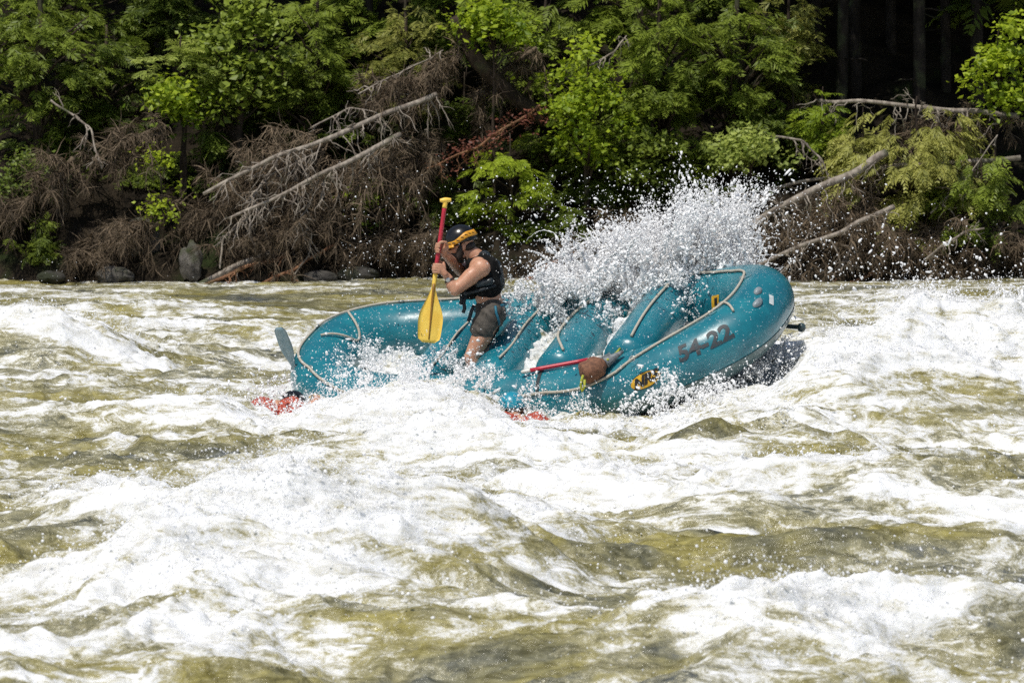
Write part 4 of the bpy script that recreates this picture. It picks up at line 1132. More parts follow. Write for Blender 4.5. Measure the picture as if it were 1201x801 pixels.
# ------------------------------------------------------------------ far bank
def ground(x, y):
    x = np.asarray(x, float); y = np.asarray(y, float)
    d = y - (65.0 + .45 * perlin(x / 2.3, x * 0 + .5, 51) + .15 * perlin(x / .6, x * 0 + 7.5, 52))
    z = -.35 + .62 * sstep(-.25, .45, d) + .62 * np.clip(d - .4, 0, 99) + .12 * np.clip(d - 8, 0, 99)
    return z + (.16 * perlin(x / 1.1, y / 1.1, 53) + .07 * perlin(x / .35, y / .35, 54)) * sstep(-.3, .6, d)
def build_bank():
    xs = np.concatenate([np.linspace(-60, -11, 60)[:-1], np.linspace(-11, 11, 420), np.linspace(11, 60, 60)[1:]])
    ys = np.concatenate([np.linspace(63.8, 70, 200), np.linspace(70, 120, 90)[1:]])
    Y, X = np.meshgrid(ys, xs, indexing='ij'); Z = ground(X, Y)
    n, m = Y.shape; i = np.arange(n - 1)[:, None] * m; j = np.arange(m - 1)[None]
    o = obj('river_bank', mesh_np('river_bank', np.stack([X, Y, Z], -1).reshape(-1, 3), [np.stack([i + j, i + j + 1, i + m + j + 1, i + m + j], -1).reshape(-1, 4)]), M['soil'])
    o['kind'] = 'structure'
    # river bed, the ground under the water, out to the near side
    V = [(-90, -12, -1.6), (90, -12, -1.6), (90, 125, -1.6), (-90, 125, -1.6)]
    o = obj('river_bed', mesh_np('river_bed', V, [np.array([[0, 1, 2, 3]])]), M['soil']); o['kind'] = 'structure'
build_bank()

def norm(v): return v / (np.linalg.norm(v, axis=-1, keepdims=True) + 1e-9)

def leaves(mb, C, D, N, L, W, tint, fold=.25):
    """one folded pointed leaf per row"""
    D = norm(D); S = norm(np.cross(D, N)); N = np.cross(S, D)
    L = L[:, None]; W = W[:, None]
    b = C; tip = C + D * L - N * L * .10; mid = C + D * L * .45
    l = mid + S * W * .5 - N * W * fold; r = mid - S * W * .5 - N * W * fold
    V = np.stack([b, l, tip, r], 1).reshape(-1, 3); k = np.arange(len(C))[:, None] * 4
    F = np.concatenate([k + [[0, 1, 2]], k + [[0, 2, 3]]])
    mb.add(V, F, None, np.repeat(tint, 4))

def broad_cluster(mb, P, n, spread, size, tintc):
    """n leaves round every cluster centre"""
    m = len(P); C = np.repeat(P, n, 0) + RNG.normal(size=(m * n, 3)) * spread * (1, 1, .6)
    D = RNG.normal(size=(m * n, 3)) * (1, 1, .45) + (-.1, -.25, -.28)
    N = RNG.normal(size=(m * n, 3)) * .45 + (-.25, -.35, .9)
    L = size * RNG.uniform(.45, 1.35, m * n)
    leaves(mb, C, D, N, L, L * RNG.uniform(.55, .8, m * n), np.clip(np.repeat(tintc, n) + RNG.normal(size=m * n) * .18, 0, 1))

def frond_cluster(mb, P, Dirs, size, tintc, k=9, droop=.3, wid=.10):
    """flat feathery sprays: a stem with paired side shoots set out in one plane"""
    m = len(P); D = norm(Dirs); up = np.array([0, 0, 1.0]) + RNG.normal(size=(m, 3)) * .35
    S = norm(np.cross(D, up)); N = np.cross(S, D)
    size = size * RNG.uniform(.7, 1.3, m)
    Cs, Ds, Ns, Ls, Ws, Ts = [], [], [], [], [], []
    for q in range(k):
        t = (q + .3) / k
        base = P + D * (size * t)[:, None] - np.array([0, 0, 1.0]) * (size * droop * t * t)[:, None]
        for sg in (-1, 1):
            d = D * .75 + S * sg * .75 + np.array([0, 0, -droop * .7]) + RNG.normal(size=(m, 3)) * .13
            Cs.append(base); Ds.append(d); Ns.append(N + RNG.normal(size=(m, 3)) * .2)
            l = size * (.52 * (1 - t) + .16) * RNG.uniform(.75, 1.2, m); Ls.append(l); Ws.append(size * wid * RNG.uniform(.7, 1.3, m))
            Ts.append(np.clip(tintc + .25 * (t - .4) + RNG.normal(size=m) * .10, 0, 1))
    leaves(mb, np.vstack(Cs), np.vstack(Ds), np.vstack(Ns), np.concatenate(Ls), np.concatenate(Ws), np.concatenate(Ts), .1)

def twig_hairs(mb, P, Dirs, L, tintc, w=.0045, seg=3, droop=.5, curl=.35):
    """thin bare drooping shoots, one ribbon per row"""
    m = len(P); D = norm(Dirs); pts = [P]; d = D
    for q in range(seg):
        d = norm(d + RNG.normal(size=(m, 3)) * curl * .5 + np.array([0, 0, -droop / seg])); pts.append(pts[-1] + d * (L / seg)[:, None])
    pts = np.stack(pts, 1); S = norm(np.cross(D, RNG.normal(size=(m, 3))))
    wv = (w * np.array([1, .8, .55, .2])[:seg + 1])[None, :, None]
    V = np.stack([pts + S[:, None] * wv, pts - S[:, None] * wv], 2).reshape(-1, 3)
    k = np.arange(m)[:, None, None] * 2 * (seg + 1) + np.arange(seg)[None, :, None] * 2
    F = (k + np.array([0, 1, 3, 2])[None, None]).reshape(-1, 4)
    mb.add(V, None, F, np.repeat(tintc, 2 * (seg + 1)))

def bend(a, b, n, amp, seed, sag=0.0):
    t = np.linspace(0, 1, n); P = np.asarray(a)[None] + (np.asarray(b) - np.asarray(a))[None] * t[:, None]
    L = np.linalg.norm(np.asarray(b) - np.asarray(a))
    for c in range(3): P[:, c] += amp * L * perlin(t * 3 + seed * 1.7, t * 0 + c * 3.1 + .5, 60 + c) * np.sin(t * math.pi) ** .5
    P[:, 2] -= sag * L * t * t
    return P

PLANT_SEED = [0]
def plant(name, label, px, py, Y, hw, hh, kind, mat, n=260, size=.085, per=10, group=None, cat='tree', trunk_r=.05, hd=None, base=None, top=None, tbias=0.0, gaps=.05, droop=.3, barkm='bark', lean=0.0):
    """a tree or shrub whose crown fills the ellipsoid centred at px, py (photo) with half sizes in photo pixels"""
    PLANT_SEED[0] += 1; sd = PLANT_SEED[0]
    c = at(px, py, Y); m_per_px = Y / FPX; rx, rz = hw * m_per_px, hh * m_per_px; ry = hd or min(rx, rz) * 1.0
    gx = c[0] + (base if base is not None else 0) * m_per_px + lean
    gz = float(ground(gx, Y + .1)); b0 = np.array([gx, Y + .1, min(gz, c[2] - rz * .9) - .05])
    t = thing(name, label, cat, (gx, Y + .1, gz), group)
    topp = c + np.array([0, 0, rz * (.75 if kind != 'frond' else 1.0)])
    trunk = bend(b0, topp, 14, .025, sd)
    mb = MB(); mb.tube(trunk, trunk_r * np.linspace(1, .18, 14), 9)
    # crown: candidate clusters, thinned by a noise field so sky and shade show through
    Q = RNG.normal(size=(n * 4, 3)); Q = norm(Q) * (RNG.random(n * 4) ** .42)[:, None]
    nz = perlin(Q[:, 0] * rx / .32 + sd * 9, Q[:, 2] * rz / .26 + sd * 3, 71) + .6 * perlin(Q[:, 1] * ry / .3 + sd, Q[:, 2] * rz / .2, 72)
    edge = .80 + .60 * perlin(np.arctan2(Q[:, 2], Q[:, 0]) * 1.6 + sd, Q[:, 1] * 1.2 + sd, 73)
    ok = (nz > gaps) & (np.linalg.norm(Q, axis=1) < edge)
    Q, nz = Q[ok][:n], nz[ok][:n]
    P = c + Q * (rx, ry, rz)
    P[:, 2] = np.maximum(P[:, 2], ground(P[:, 0], P[:, 1]) + .04)
    # limbs
    sel = RNG.choice(len(P), min(len(P), max(8, n // 9)), replace=False)
    for k in sel:
        e = P[k]; ti = np.clip((e[2] - rz * .15 - trunk[0, 2]) / (trunk[-1, 2] - trunk[0, 2] + 1e-6) - .12, .1, .92)
        s = np.array([np.interp(ti, np.linspace(0, 1, 14), trunk[:, q]) for q in range(3)])
        mb.tube(bend(s, e, 6, .06, k + sd, .04), trunk_r * .28 * np.linspace(1, .25, 6), 5)
    mb.build('trunk', M[barkm], t)
    cr = MB()
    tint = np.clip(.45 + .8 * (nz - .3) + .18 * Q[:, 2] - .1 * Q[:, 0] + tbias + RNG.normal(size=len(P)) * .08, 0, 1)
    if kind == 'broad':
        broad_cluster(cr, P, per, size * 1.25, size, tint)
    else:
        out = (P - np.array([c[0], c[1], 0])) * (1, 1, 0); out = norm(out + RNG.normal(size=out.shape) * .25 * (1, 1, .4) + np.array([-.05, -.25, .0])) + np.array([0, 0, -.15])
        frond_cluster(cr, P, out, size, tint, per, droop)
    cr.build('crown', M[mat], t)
    return t

PLANTS = [
    # name, label, px, py, Y, half w, half h, kind, material, kwargs
    ('shade_tree', 'dense dull green tree filling the upper left corner of the bank', 45, 85, 67.0, 85, 120, 'frond', 'f_mid', dict(n=620, size=.20, per=8, trunk_r=.09)),
    ('shade_tree', 'dark leafy tree left of the drooping dead boughs, reaching down to the water', 18, 235, 66.0, 45, 75, 'broad', 'f_dark', dict(n=300, size=.06, trunk_r=.05)),
    ('pine_tree', 'small pine with flat pale tufts below the top edge, left of the big leaved tree', 212, 72, 66.4, 52, 30, 'frond', 'f_pale', dict(n=150, size=.17, per=10, trunk_r=.045, droop=.05, tbias=.15)),
    ('evergreen_tree', 'dark evergreen between the pine tufts and the left corner tree', 125, 120, 67.4, 62, 90, 'frond', 'f_dark', dict(n=420, size=.21, per=8, trunk_r=.08)),
    ('broadleaf_tree', 'big leaved bright green tree at the top left, hanging over the dead thicket', 280, 65, 66.6, 58, 85, 'broad', 'f_mid', dict(n=360, size=.10, per=8, trunk_r=.06, tbias=.2)),
    ('broadleaf_tree', 'leafy branches hanging under the pale pine tufts', 215, 118, 66.3, 38, 32, 'broad', 'f_lime', dict(n=110, size=.09, per=8, trunk_r=.035, tbias=-.1)),
    ('evergreen_tree', 'feathery evergreen right of the big leaved tree, above the long bare trunk', 372, 78, 66.9, 62, 95, 'frond', 'f_mid', dict(n=480, size=.20, per=8, trunk_r=.07, tbias=.1)),
    ('evergreen_tree', 'pale tipped evergreen behind the dead thicket, left of the leaning trunk', 475, 70, 67.0, 62, 80, 'frond', 'f_olive', dict(n=360, size=.19, per=8, trunk_r=.07)),
    ('broadleaf_tree', 'lime green branch hanging at the top edge above the leaning trunk', 578, 30, 65.9, 52, 34, 'broad', 'f_lime', dict(n=190, size=.085, per=9, trunk_r=.03)),
    ('broadleaf_tree', 'bright lime green tree in the middle of the bank, above the splash', 688, 118, 65.9, 62, 78, 'broad', 'f_lime', dict(n=420, size=.078, per=9, trunk_r=.045, tbias=.05)),
    ('hemlock_tree', 'bright feathery young hemlock standing behind the paddler', 598, 228, 65.7, 62, 72, 'frond', 'f_hemlock', dict(n=300, size=.17, per=9, trunk_r=.03, gaps=.12, tbias=.1)),
    ('evergreen_tree', 'large feathery evergreen right of the lime tree, top to mid bank', 775, 105, 66.4, 78, 130, 'frond', 'f_mid', dict(n=760, size=.21, per=8, trunk_r=.09, tbias=.05)),
    ('evergreen_tree', 'tall evergreen to the right of the splash with dark lower boughs', 862, 82, 66.8, 66, 120, 'frond', 'f_mid', dict(n=620, size=.21, per=8, trunk_r=.09)),
    ('evergreen_tree', 'olive evergreen at the top right of the middle, beside the dark hollow', 925, 70, 67.2, 46, 85, 'frond', 'f_olive', dict(n=300, size=.19, per=8, trunk_r=.06, tbias=-.15)),
    ('leafy_shrub', 'rounded pale green shrub at the foot of the tall evergreen by the splash', 880, 182, 65.6, 52, 34, 'broad', 'f_pale', dict(n=210, size=.075, per=9, trunk_r=.025, cat='shrub', tbias=.1)),
    ('broadleaf_tree', 'bright green branch on the right edge in front of the dark hollow', 1172, 80, 66.0, 40, 72, 'broad', 'f_lime', dict(n=190, size=.085, per=8, trunk_r=.03, gaps=.15)),
    ('cedar_tree', 'fallen cedar with drooping yellow green sprays on the right of the bank', 1075, 205, 65.8, 108, 92, 'frond', 'f_olive', dict(n=820, size=.19, per=8, trunk_r=.05, droop=.75, tbias=.2)),
    ('cedar_tree', 'darker green cedar boughs hanging near the water at the right edge', 1150, 240, 65.5, 72, 66, 'frond', 'f_mid', dict(n=460, size=.18, per=8, trunk_r=.04, droop=.6)),
    ('leafy_shrub', 'small lime sprig low on the right bank above the rapids', 1035, 285, 65.3, 30, 26, 'broad', 'f_lime', dict(n=60, size=.06, per=8, trunk_r=.015, cat='shrub', gaps=.2, tbias=-.1)),
    ('leafy_shrub', 'bright lime sapling with layered leaves left of the dead thicket', 190, 200, 65.6, 32, 52, 'broad', 'f_lime', dict(n=75, size=.065, per=6, trunk_r=.02, cat='shrub', gaps=.3, tbias=.1)),
    ('leafy_shrub', 'small lime sprig under the sapling by the rocks', 178, 248, 65.3, 28, 17, 'broad', 'f_lime', dict(n=32, size=.06, per=6, trunk_r=.015, cat='shrub', gaps=.25, tbias=.1)),
    ('leafy_shrub', 'small green sprig in the shade under the dead thicket, left of the paddler', 428, 238, 65.6, 26, 30, 'broad', 'f_lime', dict(n=60, size=.06, per=8, trunk_r=.015, cat='shrub', tbias=-.15)),
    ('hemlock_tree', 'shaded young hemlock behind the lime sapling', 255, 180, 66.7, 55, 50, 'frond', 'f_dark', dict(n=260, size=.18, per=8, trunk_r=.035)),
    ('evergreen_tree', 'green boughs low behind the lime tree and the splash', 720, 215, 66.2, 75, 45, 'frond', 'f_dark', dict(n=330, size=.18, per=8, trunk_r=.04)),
    ('hemlock_tree', 'dark hemlock at the right of the splash, under the tall evergreen', 815, 215, 66.3, 60, 45, 'frond', 'f_mid', dict(n=260, size=.17, per=8, trunk_r=.035, tbias=-.1)),
    ('hemlock_tree', 'small hemlock with light tips above the long fallen log on the right', 965, 150, 66.3, 45, 48, 'frond', 'f_hemlock', dict(n=190, size=.17, per=8, trunk_r=.03, tbias=-.15)),
    ('hemlock_tree', 'green hemlock in the shade between the dead thicket and the lime branch', 545, 130, 66.8, 40, 45, 'frond', 'f_dark', dict(n=170, size=.18, per=8, trunk_r=.035)),
    ('evergreen_tree', 'shaded evergreen behind the dead boughs on the left', 85, 215, 67.3, 60, 60, 'frond', 'f_dark', dict(n=260, size=.2, per=8, trunk_r=.05)),
    ('hemlock_tree', 'green young hemlock at the lower left, left of the dead mounds', 42, 285, 65.4, 36, 34, 'frond', 'f_mid', dict(n=120, size=.15, per=8, trunk_r=.02, tbias=-.1)),
    ('cedar_tree', 'light green cedar spray just below the long white trunk at the right', 1012, 168, 65.9, 42, 42, 'frond', 'f_olive', dict(n=170, size=.17, per=8, trunk_r=.03, droop=.6, tbias=.25)),
    ('evergreen_tree', 'mid green evergreen high behind the left corner tree', 70, 20, 68.3, 120, 60, 'frond', 'f_mid', dict(n=520, size=.24, per=8, trunk_r=.07)),
    ('evergreen_tree', 'mid green evergreen at the top edge between pine tufts and big leaved tree', 205, 15, 68.2, 70, 50, 'frond', 'f_dark', dict(n=320, size=.22, per=8, trunk_r=.06)),
    ('evergreen_tree', 'evergreen behind the big leaved tree, seen through its gaps', 300, 110, 67.9, 85, 80, 'frond', 'f_dark', dict(n=460, size=.22, per=8, trunk_r=.06)),
    ('evergreen_tree', 'evergreen at the top edge behind the feathery one, left of the second dark trunk', 395, 30, 68.2, 80, 60, 'frond', 'f_mid', dict(n=420, size=.23, per=8, trunk_r=.06)),
    ('evergreen_tree', 'evergreen high behind the leaning trunk at the top middle', 520, 20, 68.0, 90, 55, 'frond', 'f_mid', dict(n=460, size=.23, per=8, trunk_r=.06, tbias=-.05)),
    ('evergreen_tree', 'evergreen behind and above the bright lime tree', 640, 60, 67.6, 80, 75, 'frond', 'f_mid', dict(n=460, size=.22, per=8, trunk_r=.06)),
    ('evergreen_tree', 'evergreen at the top edge right of the lime tree', 735, 20, 67.8, 90, 55, 'frond', 'f_mid', dict(n=460, size=.23, per=8, trunk_r=.06, tbias=.1)),
    ('evergreen_tree', 'evergreen high behind the tall one by the splash', 850, 25, 68.2, 95, 60, 'frond', 'f_dark', dict(n=460, size=.23, per=8, trunk_r=.06)),
    ('hemlock_tree', 'low hemlock in the gap between dead thicket and far left bough', 150, 215, 67.0, 70, 50, 'frond', 'f_dark', dict(n=280, size=.19, per=8, trunk_r=.04)),
    ('hemlock_tree', 'hemlock behind the middle of the dead thicket', 400, 150, 67.2, 75, 60, 'frond', 'f_dark', dict(n=330, size=.2, per=8, trunk_r=.04)),
    ('hemlock_tree', 'hemlock in the shade above the splash and right of the red leaved sapling', 690, 175, 67.0, 80, 60, 'frond', 'f_mid', dict(n=360, size=.2, per=8, trunk_r=.04, tbias=-.15)),
    ('hemlock_tree', 'hemlock filling the gap under the olive evergreen left of the hollow', 930, 165, 66.8, 65, 60, 'frond', 'f_dark', dict(n=300, size=.19, per=8, trunk_r=.04)),
    ('hemlock_tree', 'shaded hemlock behind the paddler and the bright young one', 520, 240, 66.3, 60, 45, 'frond', 'f_dark', dict(n=230, size=.18, per=8, trunk_r=.03)),
    ('fern_clump', 'low green growth at the foot of the lime tree behind the splash', 650, 262, 65.7, 60, 28, 'frond', 'f_dark', dict(n=170, size=.15, per=8, trunk_r=.015, cat='shrub')),
    ('leafy_shrub', 'broad leaved shrub in the shade left of the tall evergreen by the splash', 760, 185, 65.9, 55, 40, 'broad', 'f_mid', dict(n=200, size=.07, per=8, trunk_r=.02, cat='shrub', tbias=-.05)),
]
for p in PLANTS:
    plant(*p[:9], **p[9])

def dead_boughs(label, px, py, Y, hw, hh, n, size=.22, tb=.0, dirx=0.0, droop=.8, cat='dead tree', slope=0.0):
    """a dead brown conifer top: stem, limbs and curtains of bare shoots"""
    PLANT_SEED[0] += 1; sd = PLANT_SEED[0]
    c = at(px, py, Y); k = Y / FPX; rx, rz = hw * k, hh * k; ry = min(rx, rz) * .8
    g = float(ground(c[0], Y)); t = thing('dead_conifer', label, cat, (c[0], Y, g))
    a = c + np.array([-rx * .9, .1, -rz * .5 - slope * rx]); b = c + np.array([rx * .95, .1, rz * .5 + slope * rx])
    mb = MB(); st = bend(b, a, 16, .04, sd); mb.tube(st, np.linspace(.035, .008, 16), 7)
    cr = MB()
    nl = max(16, n // 70)
    for q in range(nl):
        u = RNG.random(); s = np.array([np.interp(u, np.linspace(0, 1, 16), st[:, z]) for z in range(3)])
        tgt = s + np.array([dirx * rx * .4 + RNG.normal() * rx * .25, RNG.normal() * ry - .2, RNG.uniform(-1.1, .7) * rz])
        tgt[2] = max(tgt[2], float(ground(tgt[0], tgt[1])) + .02)
        P = bend(s, tgt, 8, .10, sd + q, .12); mb.tube(P, np.linspace(.011, .003, 8), 4, tint=.6)
        m = int(n / nl); w = RNG.random(m) ** .8
        C = np.stack([np.interp(w, np.linspace(0, 1, 8), P[:, z]) for z in range(3)], -1)
        d = (P[-1] - P[0]); D = norm(d)[None] * .6 + RNG.normal(size=(m, 3)) * .75 + np.array([dirx * .3, -.15, -.15])
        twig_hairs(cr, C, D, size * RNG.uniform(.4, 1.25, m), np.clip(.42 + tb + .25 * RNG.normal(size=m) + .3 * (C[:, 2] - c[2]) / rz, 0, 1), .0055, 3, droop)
    mb.build('trunk', M['deadtwig'], t); o = cr.build('dead_foliage', M['deadtwig'], t)
    return t

DEAD = [
    ('drooping brown dead bough at the far left above the rapids', 42, 225, 65.6, 46, 46, 2600, .24, -.05, -.7, .7, 'dead tree', .35),
    ('dead brown conifer top hanging right of the far left bough', 135, 175, 65.9, 62, 52, 2600, .2, -.1, -.4, .8),
    ('low mound of dead brown twigs at the waterline left of the rocks', 140, 280, 65.2, 55, 40, 2600, .2, .0, -.5, .9),
    ('wide thicket of dead brown spruce boughs under the upper bare trunk', 300, 215, 65.7, 95, 52, 5200, .24, .05, -.5, .8, 'dead tree', .3),
    ('dead brown spruce boughs hanging under the lower bare trunk', 395, 225, 65.5, 85, 62, 5200, .26, .08, -.3, 1.0, 'dead tree', .2),
    ('dead brown branches near the water left of the paddler', 330, 275, 65.2, 80, 38, 3000, .2, -.05, -.4, .8),
    ('dusty brown dead conifer below the leaning trunk at the top middle', 480, 95, 66.2, 60, 48, 3000, .22, .0, -.3, .9),
    ('dead brown twigs beside the leaning trunk', 590, 85, 66.4, 42, 55, 1700, .2, -.05, .1, .9),
    ('shaded dead brown boughs behind the raised paddle', 470, 200, 66.0, 50, 60, 2200, .22, -.1, 0, 1.0),
    ('dead brush behind the splash above the brown log', 690, 275, 65.5, 70, 35, 1900, .18, -.1, 0, .7),
    ('grey brown tangle of twigs behind the bow, under the thick fallen log', 945, 270, 65.4, 80, 64, 8000, .24, .2, .1, .7),
    ('tangle of dead twigs right of the bow below the cedar', 1045, 285, 65.3, 75, 46, 5200, .22, .12, .1, .7),
    ('shaded dead brush at the right edge by the waterline', 1150, 300, 65.3, 70, 36, 3000, .2, .0, 0, .8),
    ('dry brown brush on the shoreline between paddler and splash', 640, 305, 65.2, 50, 26, 1300, .16, -.12, 0, .8),
    ('dead twigs over the log behind the cedar at the right', 1110, 145, 66.2, 70, 28, 1700, .18, .05, .1, .8),
    ('dark dead brush at the waterline behind the raised paddle', 450, 290, 65.2, 70, 36, 3200, .2, -.2, 0, .8),
]
for d in DEAD: dead_boughs(*d)

def log(name, label, pts, r0, r1, mat, twigs=0, tl=.3, cat='log', side=(-.1, -.25, -.6), bare=None):
    """fallen trunk through photo points (px, py, Y); broken twigs along it"""
    PLANT_SEED[0] += 1; sd = PLANT_SEED[0]
    P = np.array([at(*p) for p in pts]); n = 26
    tt = np.linspace(0, 1, len(P)); t = np.linspace(0, 1, n)
    C = np.stack([np.interp(t, tt, P[:, k]) for k in range(3)], -1)
    L = np.linalg.norm(P[-1] - P[0])
    for k in range(3): C[:, k] += .016 * L * perlin(t * 4 + sd, t * 0 + k + .5, 80 + k)
    mb = MB(); mb.tube(C, np.linspace(r0, r1, n) * (1 + .10 * perlin(t * 12, t * 0 + sd + .5, 85)), 10)
    if twigs:
        tw = MB() if twigs >= 45 else mb
        for q in range(twigs):
            u = RNG.uniform(.08, 1); s = np.array([np.interp(u, t, C[:, k]) for k in range(3)])
            d = norm(np.array(side) + RNG.normal(size=3) * .55); l = tl * RNG.uniform(.35, 1.3)
            B = bend(s, s + d * l, 7, .16, q + sd, .22); tw.tube(B, np.linspace(.010, .003, 7), 5)
            for z in range(RNG.integers(0, 4)):
                f = B[RNG.integers(2, 6)]; dd = norm(d + RNG.normal(size=3) * .7); tw.tube(bend(f, f + dd * l * .45, 5, .15, q + z, .1), np.linspace(.005, .002, 5), 4)
    if twigs >= 45:
        o = thing(name, label, cat, P[0]); mb.build('trunk', M[mat], o); tw.build('branches', M[mat], o)
    else:
        o = tag(mb.build(name, M[mat]), label, cat)
    return o

LOGS = [
    ('fallen_tree', 'upper of the two long bare grey trunks slanting across the dead thicket', [(238, 228, 64.8), (330, 182, 64.9), (420, 146, 65.2), (508, 110, 65.7)], .020, .034, 'barkgrey', 50, .34),
    ('fallen_tree', 'lower of the two long bare grey trunks, ending left of the raised paddle', [(270, 257, 64.7), (340, 222, 64.8), (400, 192, 64.9), (470, 158, 65.3)], .017, .034, 'barkgrey', 46, .34),
    ('log', 'bleached log reaching down to the water under the dead thicket', [(232, 333, 64.8), (285, 308, 65.0), (330, 290, 65.2), (368, 270, 65.5)], .030, .045, 'barkgrey', 12, .3),
    ('log', 'reddish stick lying at the waterline below the bleached log', [(240, 334, 64.7), (290, 312, 64.9), (340, 300, 65.1)], .018, .022, 'barkred', 8, .25),
    ('log', 'thin reddish root jutting from the bank right of the bleached log', [(298, 336, 64.7), (345, 315, 64.9), (395, 285, 65.2)], .013, .02, 'barkred', 8, .25),
    ('branch', 'forked white branch leaning on the bleached log', [(258, 315, 64.9), (262, 280, 65.0), (290, 255, 65.1)], .010, .014, 'barkgrey', 6, .2),
    ('branch', 'curved white branch standing right of the bleached log', [(345, 322, 64.9), (362, 300, 64.95), (366, 272, 65.0)], .010, .008, 'barkgrey', 3, .15),
    ('tree_trunk', 'thick brown trunk leaning out at the top middle of the bank', [(640, 140, 66.4), (600, 112, 66.2), (560, 72, 66.0), (535, 20, 65.9)], .10, .085, 'bark', 10, .4),
    ('branch', 'thin sapling stem with reddish leaves behind the paddler', [(500, 197, 65.6), (560, 172, 65.7), (600, 148, 65.8), (640, 120, 66.0)], .012, .016, 'barkred', 14, .2),
    ('log', 'brown log slanting up from behind the paddler into the splash', [(596, 343, 64.8), (640, 318, 65.0), (690, 292, 65.4), (735, 262, 66.0)], .035, .06, 'barkred', 8, .3),
    ('log', 'thick grey fallen log rising behind the bow into the cedar', [(800, 312, 64.7), (895, 255, 64.8), (970, 215, 64.9), (1042, 180, 65.3)], .030, .050, 'barkgrey', 34, .3),
    ('log', 'slender pale log rising from the raised bow to the right', [(876, 318, 64.6), (940, 288, 64.65), (1000, 265, 64.7), (1048, 243, 64.9)], .020, .030, 'barkgrey', 14, .25),
    ('log', 'reddish driftwood log at the waterline right of the bow', [(928, 354, 64.6), (960, 347, 64.7), (1005, 330, 64.9), (1030, 318, 65.1)], .032, .018, 'barkred', 12, .2),
    ('fallen_tree', 'long white fallen trunk lying level below the dark hollow', [(1195, 134, 66.0), (1120, 130, 66.0), (1040, 123, 66.0), (960, 118, 66.3)], .036, .022, 'barkgrey', 44, .28),
    ('fallen_tree', 'white fallen trunk running through the cedar to the right edge', [(1200, 186, 65.6), (1100, 192, 65.6), (1010, 202, 65.6), (900, 224, 65.7)], .030, .018, 'barkgrey', 30, .25),
    ('branch', 'grey bent branch at the right above the waterline', [(1085, 305, 64.6), (1110, 285, 64.6), (1135, 271, 64.7), (1155, 268, 64.7)], .016, .010, 'barkgrey', 8, .18),
    ('branch', 'pale stick lying low right of the driftwood log', [(1060, 345, 64.6), (1085, 330, 64.7), (1096, 320, 64.8)], .013, .008, 'barkgrey', 3, .15),
    ('branch', 'arched grey branch above the splash at the foot of the shrub', [(905, 160, 65.5), (940, 165, 65.5), (962, 185, 65.5), (970, 205, 65.5)], .014, .010, 'barkgrey', 14, .25),
    ('branch', 'thin grey arching branch over the tallest splash', [(820, 236, 65.2), (860, 226, 65.2), (900, 232, 65.2), (935, 262, 65.2)], .009, .006, 'barkgrey', 14, .25),
    ('branch', 'slim dead branch hanging at the left under the pine tufts', [(60, 118, 66.2), (105, 150, 66.0), (120, 200, 65.8)], .014, .010, 'barkgrey', 12, .25),
    ('branch', 'dead grey branch poking out between lime tree and evergreen', [(690, 78, 66.0), (720, 62, 66.0), (735, 42, 66.1)], .012, .009, 'barkgrey', 10, .25),
    ('branch', 'thin white branch slanting through the dead thicket between the two long trunks', [(285, 240, 65.0), (320, 205, 65.2), (372, 178, 65.4)], .012, .007, 'barkgrey', 18, .3),
    ('branch', 'thin bare branch drooping from the lower long trunk towards the water', [(400, 190, 65.2), (372, 222, 65.0), (350, 262, 64.9)], .011, .005, 'barkgrey', 20, .3),
    ('branch', 'bare twiggy branch hanging near the water under the upper long trunk', [(330, 182, 65.3), (300, 225, 65.0), (282, 262, 64.9)], .012, .005, 'barkgrey', 20, .32),
    ('branch', 'bare grey branch curving above the long trunks at the top of the thicket', [(365, 150, 65.6), (410, 126, 65.7), (440, 132, 65.7), (455, 150, 65.6)], .011, .006, 'barkgrey', 18, .25),
    ('branch', 'pale thin branch among the dusty dead conifer under the top edge', [(420, 110, 66.0), (470, 85, 66.0), (520, 60, 66.0)], .011, .006, 'barkgrey', 18, .25),
    ('branch', 'slanting grey stick in the tangle just right of the bow', [(900, 335, 64.8), (935, 300, 64.9), (955, 262, 65.0)], .010, .006, 'barkgrey', 12, .22),
    ('branch', 'grey forked stick standing in the tangle below the thick fallen log', [(985, 320, 64.8), (1000, 285, 64.9), (990, 250, 65.0)], .010, .005, 'barkgrey', 14, .22),
    ('branch', 'thin grey branch crossing the cedar from lower left to upper right', [(1090, 250, 65.2), (1130, 215, 65.3), (1170, 160, 65.5)], .011, .006, 'barkgrey', 14, .22),
]
for l in LOGS: log(*l)

# red leaves on the sapling
def red_leaves():
    t = thing('sapling', 'sapling with dull red leaves behind and above the paddler', 'sapling', at(560, 180, 65.7))
    q = np.linspace(0, 1, 60); P = np.array([at(520 + 120 * a, 190 - 62 * a, 65.65 + .3 * a) for a in q]) + RNG.normal(size=(60, 3)) * .06
    mb = MB(); mb.tube([at(530, 200, 65.7), at(580, 165, 65.75), at(642, 124, 66)], .006, 5); mb.build('trunk', M['barkred'], t)
    cr = MB(); broad_cluster(cr, P, 6, .07, .05, np.full(60, .6)); cr.build('crown', M['f_red'], t)
red_leaves()

